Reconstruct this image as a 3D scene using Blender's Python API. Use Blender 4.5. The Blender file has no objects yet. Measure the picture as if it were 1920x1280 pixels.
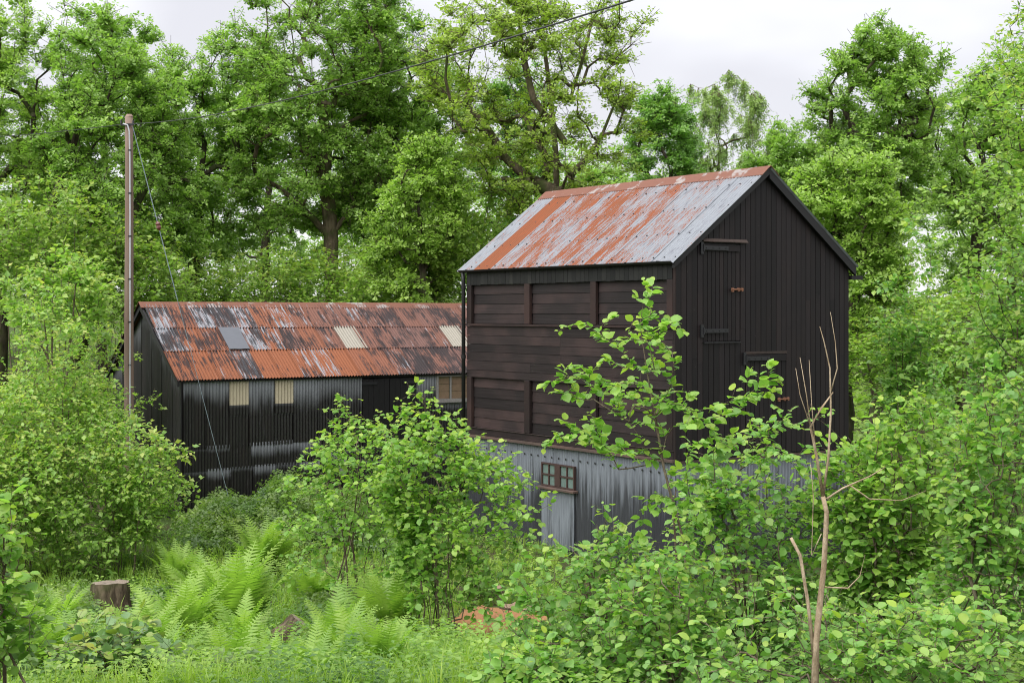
import bpy, math, random
import numpy as np
from mathutils import Matrix, Vector

# ------------------------------------------------------------------ camera, light, exposure
SC = bpy.context.scene
COL = SC.collection
F, VH, CAMZ = 2726.0, 587.0, 4.6          # focal length and horizon row in photo pixels, eye height

cam_d = bpy.data.cameras.new('camera')
cam = bpy.data.objects.new('camera', cam_d)
COL.objects.link(cam)
cam.location = (0, 0, CAMZ)
cam.rotation_euler = (math.pi / 2, 0, 0)
cam_d.sensor_width = 36.0
cam_d.lens = 36.0 * F / 1920.0
cam_d.shift_y = -(640.0 - VH) / 1920.0
cam_d.clip_start = 0.1
cam_d.clip_end = 2000
SC.camera = cam

SUN_EL, SUN_AZ = math.radians(60), math.radians(222)     # azimuth clockwise from +Y (north)
SUN_STRENGTH, SKY_STRENGTH, EXPOSURE = 1.5, 0.1, 2.05
wd = bpy.data.worlds.new('World')
SC.world = wd
wd.use_nodes = True
nt = wd.node_tree
nt.nodes.clear()
w_out = nt.nodes.new('ShaderNodeOutputWorld')
w_bg = nt.nodes.new('ShaderNodeBackground')
w_sky = nt.nodes.new('ShaderNodeTexSky')
w_sky.sky_type = 'NISHITA'
w_sky.sun_disc = False
w_sky.sun_elevation = SUN_EL
w_sky.sun_rotation = SUN_AZ
w_tc = nt.nodes.new('ShaderNodeTexCoord')
w_map = nt.nodes.new('ShaderNodeMapping')
w_map.inputs['Scale'].default_value = (1.0, 1.0, 2.2)
w_map.inputs['Location'].default_value = (0.35, 0.1, 0.62)
w_n = nt.nodes.new('ShaderNodeTexNoise')
w_n.inputs['Scale'].default_value = 3.4
w_n.inputs['Detail'].default_value = 4
w_n.inputs['Roughness'].default_value = 0.45
w_r = nt.nodes.new('ShaderNodeValToRGB')
w_r.color_ramp.elements[0].position = 0.36
w_r.color_ramp.elements[0].color = (1.98, 1.94, 2.04, 1)
w_r.color_ramp.elements[1].position = 0.62
w_r.color_ramp.elements[1].color = (2.85, 2.83, 2.88, 1)
w_mix = nt.nodes.new('ShaderNodeMixRGB')
w_mix.inputs[0].default_value = 0.95
nt.links.new(w_tc.outputs['Generated'], w_map.inputs['Vector'])
nt.links.new(w_map.outputs['Vector'], w_n.inputs['Vector'])
nt.links.new(w_n.outputs['Fac'], w_r.inputs['Fac'])
nt.links.new(w_sky.outputs['Color'], w_mix.inputs[1])
nt.links.new(w_r.outputs['Color'], w_mix.inputs[2])
nt.links.new(w_mix.outputs['Color'], w_bg.inputs['Color'])
w_bg.inputs['Strength'].default_value = SKY_STRENGTH
nt.links.new(w_bg.outputs['Background'], w_out.inputs['Surface'])

sun_d = bpy.data.lights.new('sun', 'SUN')
sun_d.energy = SUN_STRENGTH
sun_d.angle = math.radians(85)            # light through full cloud: no hard shadows
sun_d.color = (1.0, 0.985, 0.96)
sun = bpy.data.objects.new('sun', sun_d)
COL.objects.link(sun)
sdir = Vector((math.sin(SUN_AZ) * math.cos(SUN_EL), math.cos(SUN_AZ) * math.cos(SUN_EL), math.sin(SUN_EL)))
sun.rotation_euler = sdir.to_track_quat('Z', 'Y').to_euler()
sun.location = (0, 0, 40)

SC.view_settings.view_transform = 'Standard'
SC.view_settings.look = 'None'
SC.view_settings.exposure = EXPOSURE
SC.view_settings.gamma = 1.0
SC.view_settings.use_curve_mapping = False
SC.cycles.max_bounces = 10
SC.cycles.diffuse_bounces = 8
SC.cycles.glossy_bounces = 2
SC.cycles.transmission_bounces = 8
SC.cycles.transparent_max_bounces = 6
SC.cycles.caustics_reflective = False
SC.cycles.caustics_refractive = False
SC.cycles.use_denoising = True
SC.cycles.filter_width = 1.05

# ------------------------------------------------------------------ helpers
def at(u, d, v=None):
    """point at depth d seen in photo column u (and row v; otherwise on the ground)"""
    x = (u - 960) / F * d
    return np.array([x, d, CAMZ + (VH - v) / F * d if v is not None else zt(x, d)])


def tag(o, label=None, cat=None, group=None, kind=None):
    if label: o['label'] = label
    if cat: o['category'] = cat
    if group: o['group'] = group
    if kind: o['kind'] = kind
    return o


def empty(name, loc, label=None, cat=None, group=None, rz=0.0):
    o = bpy.data.objects.new(name, None)
    COL.objects.link(o)
    o.location = loc
    o.rotation_euler = (0, 0, rz)
    return tag(o, label, cat, group)


def link(name, me, parent=None, M=None, mat=None):
    o = bpy.data.objects.new(name, me)
    COL.objects.link(o)
    if mat and not me.materials: me.materials.append(mat)
    if parent: o.parent = parent
    if M is not None: o.matrix_basis = M
    return o


def np_mesh(name, V, faces, attrs=None, mat=None, smooth=False):
    """faces: list of (n,3) / (n,4) index arrays"""
    me = bpy.data.meshes.new(name)
    V = np.ascontiguousarray(V, dtype=np.float32)
    me.vertices.add(len(V))
    me.vertices.foreach_set('co', V.ravel())
    li = np.concatenate([f.ravel() for f in faces]).astype(np.int32)
    cnt = np.concatenate([np.full(len(f), f.shape[1], dtype=np.int32) for f in faces])
    st = np.concatenate([[0], np.cumsum(cnt)[:-1]]).astype(np.int32)
    me.loops.add(len(li))
    me.loops.foreach_set('vertex_index', li)
    me.polygons.add(len(cnt))
    me.polygons.foreach_set('loop_start', st)
    me.polygons.foreach_set('use_smooth', np.full(len(cnt), smooth, dtype=bool))
    if attrs:
        for k, a in attrs.items():
            at_ = me.attributes.new(k, 'FLOAT', 'POINT')
            at_.data.foreach_set('value', np.ascontiguousarray(a, dtype=np.float32))
    me.update(calc_edges=True)
    if mat: me.materials.append(mat)
    return me


class MB:
    """collects simple solids into one mesh"""
    def __init__(s): s.v, s.f = [], []
    def prism(s, poly, d):
        """poly: list of 3-D points in one plane, d: extrusion vector"""
        n = len(s.v); k = len(poly); d = Vector(d)
        P = [Vector(p) for p in poly]
        s.v += [tuple(p) for p in P] + [tuple(p + d) for p in P]
        s.f.append([n + i for i in range(k)][::-1])
        s.f.append([n + k + i for i in range(k)])
        for i in range(k):
            j = (i + 1) % k
            s.f.append([n + i, n + j, n + k + j, n + k + i])
        return s
    def box(s, x0, x1, y0, y1, z0, z1):
        return s.prism([(x0, y0, z0), (x1, y0, z0), (x1, y1, z0), (x0, y1, z0)], (0, 0, z1 - z0))
    def tube(s, pts, r, k=8, cap=True):
        pts = [Vector(p) for p in pts]
        rs = r if hasattr(r, '__len__') else [r] * len(pts)
        n0 = len(s.v)
        for i, p in enumerate(pts):
            t = (pts[min(i + 1, len(pts) - 1)] - pts[max(i - 1, 0)]).normalized()
            a = t.cross(Vector((0.31, 0.22, 0.93)) if abs(t.z) < .9 else Vector((1, 0.1, 0))).normalized()
            b = t.cross(a)
            for j in range(k):
                an = 2 * math.pi * j / k
                s.v.append(tuple(p + (a * math.cos(an) + b * math.sin(an)) * rs[i]))
        for i in range(len(pts) - 1):
            for j in range(k):
                j2 = (j + 1) % k
                s.f.append([n0 + i * k + j, n0 + i * k + j2, n0 + (i + 1) * k + j2, n0 + (i + 1) * k + j])
        if cap:
            s.f.append([n0 + j for j in range(k)][::-1])
            s.f.append([n0 + (len(pts) - 1) * k + j for j in range(k)])
        return s
    def mesh(s, name, mat=None, smooth=False):
        me = bpy.data.meshes.new(name)
        me.from_pydata(s.v, [], s.f)
        if smooth: me.polygons.foreach_set('use_smooth', [True] * len(me.polygons))
        me.update()
        if mat: me.materials.append(mat)
        return me
    def build(s, name, mat, parent=None, M=None, smooth=False, bevel=0):
        o = link(name, s.mesh(name, mat, smooth), parent, M)
        if bevel:
            b = o.modifiers.new('bevel', 'BEVEL'); b.width = bevel; b.segments = 1
        return o


# ------------------------------------------------------------------ materials
class N:
    """tiny node-graph helper"""
    def __init__(s, name):
        s.m = bpy.data.materials.new(name); s.m.use_nodes = True
        s.t = s.m.node_tree; s.t.nodes.clear()
        s.out = s.t.nodes.new('ShaderNodeOutputMaterial')
    def n(s, typ, **kw):
        nd = s.t.nodes.new('ShaderNode' + typ)
        for k, v in kw.items():
            if k in nd.inputs: s.set(nd.inputs[k], v)
            else: setattr(nd, k, v)
        return nd
    def set(s, inp, v):
        if isinstance(v, bpy.types.NodeSocket): s.t.links.new(v, inp)
        else:
            if hasattr(inp.default_value, '__len__') and hasattr(v, '__len__') and len(inp.default_value) == 4 and len(v) == 3: v = (*v, 1)
            inp.default_value = v
    def math(s, op, a, b=0.0, c=None, clamp=False):
        nd = s.t.nodes.new('ShaderNodeMath'); nd.operation = op; nd.use_clamp = clamp
        s.set(nd.inputs[0], a); s.set(nd.inputs[1], b)
        if c is not None: s.set(nd.inputs[2], c)
        return nd.outputs[0]
    def mix(s, fac, a, b, mode='MIX'):
        nd = s.t.nodes.new('ShaderNodeMixRGB'); nd.blend_type = mode
        s.set(nd.inputs[0], fac); s.set(nd.inputs[1], a); s.set(nd.inputs[2], b)
        return nd.outputs[0]
    def step(s, x, lo, hi, a=0.0, b=1.0):
        nd = s.t.nodes.new('ShaderNodeMapRange'); nd.interpolation_type = 'SMOOTHSTEP'
        for i, v in enumerate((x, lo, hi, a, b)): s.set(nd.inputs[i], v)
        return nd.outputs[0]
    def noise(s, vec, scale, detail=3.0, rough=0.55, dist=0.0):
        nd = s.n('TexNoise', Scale=scale, Detail=detail, Roughness=rough, Distortion=dist)
        s.set(nd.inputs['Vector'], vec)
        return nd.outputs['Fac']
    def vec(s, src, scale, off=None):
        nd = s.t.nodes.new('ShaderNodeVectorMath'); nd.operation = 'MULTIPLY'
        s.set(nd.inputs[0], src); nd.inputs[1].default_value = scale
        if off is None: return nd.outputs[0]
        ad = s.t.nodes.new('ShaderNodeVectorMath'); ad.operation = 'ADD'
        s.set(ad.inputs[0], nd.outputs[0]); s.set(ad.inputs[1], off)
        return ad.outputs[0]
    def obj(s):
        return s.n('TexCoord').outputs['Object']
    def principled(s, col, rough=0.6, spec=0.4, bump=None, metal=0.0, bdist=0.01, bstr=0.6):
        p = s.n('BsdfPrincipled')
        s.set(p.inputs['Base Color'], col); s.set(p.inputs['Roughness'], rough)
        s.set(p.inputs['Specular IOR Level'], spec); s.set(p.inputs['Metallic'], metal)
        if bump is not None:
            b = s.n('Bump', Strength=bstr, Distance=bdist); s.set(b.inputs['Height'], bump)
            s.t.links.new(b.outputs[0], p.inputs['Normal'])
        return p.outputs[0]
    def done(s, sh):
        s.t.links.new(sh, s.out.inputs['Surface']); return s.m


def leaf_mat(name, dark, mid, light, tip=(0.34, 0.38, 0.05), trans=0.5, rough=0.40, spec=0.6, tsat=(1.08, 1.25, 0.65)):
    g = N(name)
    r = g.n('Attribute', attribute_name='rnd').outputs['Fac']
    t = g.n('Attribute', attribute_name='tip').outputs['Fac']
    ra = g.n('ValToRGB')
    e = ra.color_ramp.elements
    e[0].color = (*dark, 1); e[1].color = (*light, 1)
    m = e.new(0.5); m.color = (*mid, 1)
    g.set(ra.inputs[0], r)
    c = g.mix(t, ra.outputs[0], tip)
    pr = g.principled(c, rough, spec)
    tr = g.n('BsdfTranslucent')
    g.set(tr.inputs['Color'], g.mix(1.0, c, tsat, 'MULTIPLY'))
    mx = g.n('MixShader', Fac=trans)
    g.t.links.new(pr, mx.inputs[1]); g.t.links.new(tr.outputs[0], mx.inputs[2])
    return g.done(mx.outputs[0])


def bark_mat(name, a, b, moss=0.0, scale=9.0):
    g = N(name)
    c = g.obj()
    n1 = g.noise(g.vec(c, (1, 1, 0.35)), scale, 5, 0.65)
    col = g.mix(g.step(n1, 0.35, 0.68), a, b)
    if moss:
        n2 = g.noise(c, 1.6, 3)
        col = g.mix(g.math('MULTIPLY', g.step(n2, 0.45, 0.6), moss), col, (0.05, 0.075, 0.016))
    return g.done(g.principled(col, 0.9, 0.15, n1, bdist=0.03, bstr=0.8))


def wood_mat(name, grain, a, b, warm, rough=0.55, wear=(0.09, 0.075, 0.07), wear_amt=0.5):
    g = N(name)
    c = g.obj()
    oi = g.n('ObjectInfo').outputs['Random']
    off = g.n('CombineXYZ'); g.set(off.inputs[0], g.math('MULTIPLY', oi, 37.0)); g.set(off.inputs[1], g.math('MULTIPLY', oi, 91.0)); g.set(off.inputs[2], g.math('MULTIPLY', oi, 53.0))
    gv = g.vec(c, grain, off.outputs[0])
    n1 = g.noise(gv, 1.0, 5, 0.6, 0.4)
    n2 = g.noise(g.vec(c, (1, 1, 1), off.outputs[0]), 1.1, 3)
    n3 = g.noise(gv, 3.1, 3, 0.7)
    col = g.mix(n1, a, b)
    col = g.mix(g.math('MULTIPLY', g.step(n2, 0.42, 0.7), 0.7), col, warm)
    col = g.mix(1.0, col, g.mix(g.math('FRACT', g.math('MULTIPLY', oi, 17.3)), (0.62, 0.62, 0.64), (1.45, 1.38, 1.38)), 'MULTIPLY')
    wm = g.math('MULTIPLY', g.step(n3, 0.63, 0.8), g.step(n2, 0.4, 0.75))
    col = g.mix(g.math('MULTIPLY', wm, wear_amt), col, wear)
    vo = g.n('TexVoronoi', Scale=1.0); g.set(vo.inputs['Vector'], g.vec(c, (6, 6, 6), off.outputs[0]))
    kn = g.step(vo.outputs['Distance'], 0.03, 0.075, 1.0, 0.0)
    col = g.mix(g.math('MULTIPLY', kn, 0.35), col, wear)
    return g.done(g.principled(col, g.math('ADD', g.math('MULTIPLY', n1, 0.25), rough - 0.12), 0.28, n1, bdist=0.006, bstr=0.8))


def plain_mat(name, col, rough=0.6, spec=0.4, var=0.3, scale=12.0, metal=0.0, bump=0.003):
    g = N(name)
    n1 = g.noise(g.obj(), scale, 4, 0.6)
    c2 = tuple(x * (1 - var) for x in col)
    return g.done(g.principled(g.mix(n1, c2, tuple(min(1, x * (1 + var * .6)) for x in col)), rough, spec, n1, metal, bdist=bump))


def sheet_uv(g, jitter=True):
    """sheet-local coordinates (x across, y along the corrugation) with a private offset per sheet"""
    oi = g.n('ObjectInfo')
    off = g.n('CombineXYZ')
    if jitter:
        g.set(off.inputs[0], g.math('MULTIPLY', oi.outputs['Random'], 61.0)); g.set(off.inputs[1], g.math('MULTIPLY', oi.outputs['Random'], 173.0))
    sep = g.n('SeparateColor'); g.t.links.new(oi.outputs['Color'], sep.inputs[0])
    return g.obj(), off.outputs[0], sep.outputs[0], sep.outputs[1], sep.outputs[2]


def barn_roof_mat():
    g = N('galvanised_roof_sheet')
    c, off, rust, _, _ = sheet_uv(g)
    n1 = g.noise(g.vec(c, (30, 1.9, 0), off), 1.0, 6, 0.7)
    n2 = g.noise(g.vec(c, (2.6, 0.9, 0), off), 1.0, 3)
    n3 = g.noise(g.vec(c, (70, 45, 0), off), 1.0, 3, 0.7)
    s = g.math('ADD', g.math('ADD', g.math('MULTIPLY', n1, 0.40), g.math('MULTIPLY', n2, 0.30)), g.math('MULTIPLY', n3, 0.38))
    m = g.step(g.math('ADD', s, g.math('SUBTRACT', rust, 0.5)), 0.52, 0.60)
    ga = g.mix(n3, (0.085, 0.097, 0.118), (0.27, 0.288, 0.315))
    ga = g.mix(g.step(g.noise(g.vec(c, (34, 3, 0), off), 1.0, 5, .7), 0.48, 0.7), ga, (0.085, 0.09, 0.11))
    ru = g.mix(n3, (0.10, 0.034, 0.018), (0.235, 0.080, 0.030))
    ru = g.mix(g.step(n1, 0.4, 0.7), ru, (0.22, 0.058, 0.02))
    col = g.mix(m, ga, ru)
    rough = g.mix(m, (0.5, 0.5, 0.5), (0.9, 0.9, 0.9))
    return g.done(g.principled(col, rough, 0.4, n3, bdist=0.002, bstr=0.3))


def shed_roof_mat():
    g = N('rusted_roof_sheet')
    c, off, rust, white, dark = sheet_uv(g)
    white = g.math('SUBTRACT', white, 1.0); dark = g.math('SUBTRACT', dark, 1.0)
    n1 = g.noise(g.vec(c, (21, 1.4, 0), off), 1.0, 4, 0.6)
    n2 = g.noise(g.vec(c, (20, 1.1, 0), off), 1.3, 5, 0.65)
    n3 = g.noise(g.vec(c, (45, 30, 0), off), 1.0, 4, 0.7)
    n4 = g.noise(g.vec(c, (3, 2, 0), off), 1.0, 3, 0.6)
    n5 = g.noise(g.vec(g.n('NewGeometry').outputs['Position'], (1, 1, 1)), 1.7, 5, .65)
    bright = g.mix(n3, (0.125, 0.042, 0.022), (0.275, 0.094, 0.038))
    dull = g.mix(n3, (0.072, 0.039, 0.034), (0.165, 0.090, 0.076))
    col = g.mix(rust, dull, bright)
    wv = g.math('ADD', g.math('MULTIPLY', n1, 0.75), g.math('MULTIPLY', n3, 0.3))
    wm = g.step(g.math('ADD', g.math('MULTIPLY', g.math('SUBTRACT', wv, 0.525), 12.5), g.math('MULTIPLY_ADD', white, 2.9, -1.3)), -0.3, 0.3)
    col = g.mix(wm, col, g.mix(n3, (0.14, 0.148, 0.17), (0.28, 0.29, 0.315)))
    dv = g.math('ADD', g.math('ADD', g.math('MULTIPLY', n2, 0.6), g.math('MULTIPLY', n4, 0.25)), g.math('MULTIPLY', n3, 0.2))
    dm = g.step(g.math('ADD', g.math('MULTIPLY', g.math('SUBTRACT', dv, 0.525), 12.5), g.math('ADD', g.math('MULTIPLY_ADD', dark, 6.0, -1.85), g.math('MULTIPLY_ADD', n5, 5.0, -2.3))), -0.35, 0.35)
    col = g.mix(g.math('MULTIPLY', dm, 0.9), col, (0.016, 0.0145, 0.017))
    li = g.step(g.math('ADD', g.math('MULTIPLY', n3, 0.6), g.math('MULTIPLY', n4, 0.5)), 0.68, 0.76)
    col = g.mix(g.math('MULTIPLY', li, 0.5), col, (0.24, 0.22, 0.19))
    return g.done(g.principled(col, 0.8, 0.3, n3, bdist=0.003, bstr=0.3))


def tar_sheet_mat():
    """black bitumen paint with wear and ridge sheen both coloured pale in runs below the top edge; colour r = run length, g = wear and sheen strength, b = sheet length"""
    g = N('tarred_wall_sheet')
    c, off, run, amt, ln = sheet_uv(g)
    sp = g.n('SeparateXYZ'); g.set(sp.inputs[0], c)
    n1 = g.noise(g.vec(c, (22, 0.5, 0), off), 1.0, 4, 0.6)
    n2 = g.noise(g.vec(c, (34, 1.1, 0), off), 1.0, 6, 0.7)
    n3 = g.noise(g.vec(c, (40, 40, 0), off), 1.0, 3, 0.6)
    n4 = g.noise(g.vec(c, (3.5, 0.8, 0), off), 1.0, 2)
    top = g.math('SUBTRACT', ln, sp.outputs[1])
    reach = g.math('MULTIPLY', run, g.math('ADD', g.math('MULTIPLY', n1, 1.2), g.math('MULTIPLY', n4, 0.9)))
    bloom = g.math('MULTIPLY', g.step(g.math('DIVIDE', top, g.math('ADD', reach, 0.01)), 0.15, 1.25, 1.0, 0.0), amt)
    bloom = g.math('MULTIPLY', bloom, g.math('ADD', 0.45, n2))
    base = g.mix(n2, (0.004, 0.0037, 0.0038), (0.012, 0.0102, 0.010))
    base = g.mix(g.math('MULTIPLY', g.step(n4, 0.45, 0.7), 0.6), base, (0.015, 0.011, 0.010))
    sc = g.math('MULTIPLY', g.step(n2, 0.58, 0.72), 0.42)  # pale scratches, with the wall's gloss streaks put into the colour too
    base = g.mix(sc, base, (0.13, 0.13, 0.145))
    col = g.mix(g.math('MINIMUM', bloom, 1.0), base, g.mix(n3, (0.15, 0.16, 0.18), (0.30, 0.315, 0.34)))
    return g.done(g.principled(col, 0.42, 0.5, n3, bdist=0.002, bstr=0.25))


def grey_sheet_mat():
    """grey paint on the barn's base, darkening to black in runs towards the bottom"""
    g = N('grey_painted_sheet')
    c, off, run, amt, ln = sheet_uv(g)
    sp = g.n('SeparateXYZ'); g.set(sp.inputs[0], c)
    n1 = g.noise(g.vec(c, (16, 0.45, 0), off), 1.0, 5, 0.65)
    n2 = g.noise(g.vec(c, (26, 2.5, 0), off), 1.0, 4, 0.65)
    n3 = g.noise(g.vec(c, (60, 40, 0), off), 1.0, 3, 0.7)
    d = g.math('SUBTRACT', ln, sp.outputs[1])
    m = g.math('ADD', g.math('MULTIPLY', d, run), g.math('MULTIPLY', g.math('SUBTRACT', n1, 0.5), 2.6))
    m = g.step(m, 0.1, 0.85)
    grey = g.mix(n2, (0.095, 0.108, 0.13), (0.22, 0.24, 0.268))
    dk = g.mix(n2, (0.006, 0.006, 0.008), (0.03, 0.032, 0.038))
    col = g.mix(g.math('MULTIPLY', m, amt), grey, dk)
    col = g.mix(g.math('MULTIPLY', g.step(n3, 0.62, 0.75), 0.4), col, (0.05, 0.05, 0.06))
    return g.done(g.principled(col, 0.55, 0.4, n3, bdist=0.002, bstr=0.25))


M = {}
M['board_v'] = wood_mat('tarred_board', (22, 22, 0.9), (0.0052, 0.0042, 0.0047), (0.0125, 0.0098, 0.0112), (0.0135, 0.0095, 0.0095), 0.55, wear_amt=0.35)
M['board_h'] = wood_mat('brown_stained_plank', (26, 0.8, 26), (0.0085, 0.0065, 0.0066), (0.024, 0.0172, 0.0168), (0.038, 0.024, 0.0225), 0.56, wear_amt=0.55)
M['board_f'] = wood_mat('green_black_board', (22, 22, 0.9), (0.006, 0.006, 0.006), (0.015, 0.016, 0.015), (0.021, 0.022, 0.019), 0.65, wear_amt=0.4)
M['post'] = wood_mat('brown_post', (22, 22, 1.0), (0.011, 0.0075, 0.007), (0.024, 0.016, 0.015), (0.038, 0.021, 0.018), 0.6, wear_amt=0.5)
M['ledge'] = wood_mat('weathered_ledge', (20, 1.0, 20), (0.03, 0.022, 0.019), (0.075, 0.057, 0.048), (0.09, 0.055, 0.044), 0.7)
M['black'] = plain_mat('black_paint', (0.007, 0.0065, 0.0075), 0.5)
M['blackiron'] = plain_mat('black_iron', (0.012, 0.012, 0.014), 0.45, 0.5)
M['rustiron'] = plain_mat('rusty_iron', (0.22, 0.10, 0.06), 0.8, 0.3, 0.5, 40)
M['bolt'] = plain_mat('dark_bolt', (0.02, 0.02, 0.022), 0.6)
M['ridge'] = None
M['barnroof'] = barn_roof_mat()
M['shedroof'] = shed_roof_mat()
M['tar'] = tar_sheet_mat()
M['grey'] = grey_sheet_mat()
M['plastic'] = plain_mat('old_clear_plastic', (0.24, 0.22, 0.18), 0.5, 0.4, 0.25, 14)
M['wallplastic'] = plain_mat('cream_plastic', (0.40, 0.35, 0.25), 0.45, 0.4, 0.2, 9)
M['slate'] = plain_mat('grey_felt_patch', (0.10, 0.107, 0.125), 0.45, 0.5, 0.15, 6)
M['redframe'] = plain_mat('brown_window_paint', (0.050, 0.029, 0.025), 0.6, 0.35, 0.4, 20)
M['whiteframe'] = plain_mat('flaking_white_paint', (0.22, 0.21, 0.20), 0.7, 0.3, 0.5, 25)
M['brownboard'] = plain_mat('brown_shutter_board', (0.42, 0.235, 0.18), 0.7, 0.3, 0.3, 9)
M['pane'] = plain_mat('dusty_glass', (0.13, 0.18, 0.165), 0.18, 0.5, 0.45, 14)
M['pole'] = wood_mat('pole_wood', (28, 28, 0.6), (0.15, 0.105, 0.08), (0.30, 0.225, 0.175), (0.20, 0.125, 0.095), 0.8, wear=(0.22, 0.19, 0.16))
M['conduit'] = plain_mat('grey_conduit', (0.42, 0.43, 0.45), 0.5)
M['wire'] = plain_mat('black_cable', (0.03, 0.03, 0.033), 0.6)
M['stay'] = plain_mat('galvanised_wire', (0.20, 0.25, 0.28), 0.5, 0.4, 0.2)
M['clay'] = plain_mat('brown_insulator', (0.13, 0.035, 0.028), 0.25, 0.6)


def ridge_mat():
    g = N('rusted_ridge')
    c = g.obj()
    n1 = g.noise(c, 3.0, 5, 0.65); n2 = g.noise(c, 40, 3, 0.7)
    col = g.mix(n2, (0.10, 0.042, 0.03), (0.21, 0.09, 0.058))
    col = g.mix(g.step(n1, 0.55, 0.62), col, (0.25, 0.22, 0.21))
    return g.done(g.principled(col, 0.75, 0.3, n2, bdist=0.002))


M['ridge'] = ridge_mat()

# ------------------------------------------------------------------ ground
def zt(x, y):
    z = np.interp(y, [-40, 0, 8, 11, 14, 17, 20, 24, 40, 60, 110, 400], [4.2, 3.3, 2.28, 1.74, 1.20, 0.72, 0.33, 0.0, 0.0, 1.4, 4.0, 9.0])
    b = 0.10 * np.sin(x * 0.9 + y * 0.35) * np.cos(y * 0.7 - x * 0.3) + 0.05 * np.sin(x * 2.3 + 1.0) * np.sin(y * 1.9)
    k = np.clip(1 - np.abs(y - 11) / 13, 0, 1)
    return z + b * k


def ground():
    xs = np.concatenate([np.linspace(-300, -30, 12), np.linspace(-28, 28, 150), np.linspace(30, 300, 12)])
    ys = np.concatenate([np.linspace(-40, 5, 14), np.linspace(5.6, 50, 150), np.linspace(54, 400, 26)])
    X, Y = np.meshgrid(xs, ys)
    Z = zt(X, Y)
    V = np.stack([X, Y, Z], -1).reshape(-1, 3)
    nx, ny = len(xs), len(ys)
    i = (np.arange(ny - 1)[:, None] * nx + np.arange(nx - 1)[None]).ravel()
    fq = np.stack([i, i + 1, i + nx + 1, i + nx], -1)
    g = N('woodland_floor')
    c = g.obj()
    n1 = g.noise(c, 0.7, 5, 0.6); n2 = g.noise(c, 9.0, 5, 0.7)
    col = g.mix(n2, (0.030, 0.024, 0.014), (0.085, 0.070, 0.042))
    col = g.mix(g.math('MULTIPLY', g.step(n1, 0.38, 0.55), 0.85), col, g.mix(n2, (0.03, 0.055, 0.012), (0.075, 0.13, 0.028)))
    m = g.done(g.principled(col, 0.95, 0.1, n2, bdist=0.05, bstr=1.0))
    o = link('ground', np_mesh('ground', V, [fq], mat=m, smooth=True))
    tag(o, kind='structure')


ground()

# ------------------------------------------------------------------ corrugated sheets
PITCH, AMP = 0.076, 0.015


def corr_mesh(name, width, length, mat, bow=0.0, seg=6, rows=3, cut=None, phase=0.0):
    """x across 0..width, y along 0..length, z relief.  cut(x) gives the upper end for sloping tops"""
    nx = max(3, int(width / PITCH * seg)) + 1
    xs = np.linspace(0, width, nx)
    ys = np.linspace(0, 1, rows + 1)
    Lx = np.full(nx, length) if cut is None else np.array([cut(x) for x in xs])
    X = np.repeat(xs[None], rows + 1, 0)
    Y = ys[:, None] * Lx[None]
    Z = AMP * np.cos(2 * math.pi * (X + phase) / PITCH) + bow * np.sin(math.pi * ys)[:, None]
    V = np.stack([X, Y, Z], -1).reshape(-1, 3)
    i = (np.arange(rows)[:, None] * nx + np.arange(nx - 1)[None]).ravel()
    q = np.stack([i, i + 1, i + nx + 1, i + nx], -1)
    me = np_mesh(name, V, [q], mat=mat, smooth=True)
    return me


def frame(o, x, y, z):
    """matrix with origin o and axes x, y, z"""
    m = Matrix.Identity(4)
    for i, a in enumerate((x, y, z)):
        a = Vector(a).normalized()
        for k in range(3): m[k][i] = a[k]
    for k in range(3): m[k][3] = o[k]
    return m


def bolts(parent, pts, nrm, r=0.018, h=0.012):
    mb = MB()
    for p in pts:
        p = Vector(p); nn = Vector(nrm).normalized()
        mb.tube([p, p + nn * h], [r, r * .6], 6)
    o = mb.build('bolts', M['bolt'], parent)
    tag(o, kind='stuff')


TH = 0.599
rnd = random.Random(5)

# ------------------------------------------------------------------ tall timber barn
W, LN, ZB, ZL, ZE, ZR = 4.288, 6.658, 2.057, 4.36, 5.55, 7.19
barn = empty('barn', (2.807, 25.0, 0.0), 'tall black timber barn with grey and orange rusting tin roof on a grey corrugated base', 'barn', rz=TH)


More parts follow.
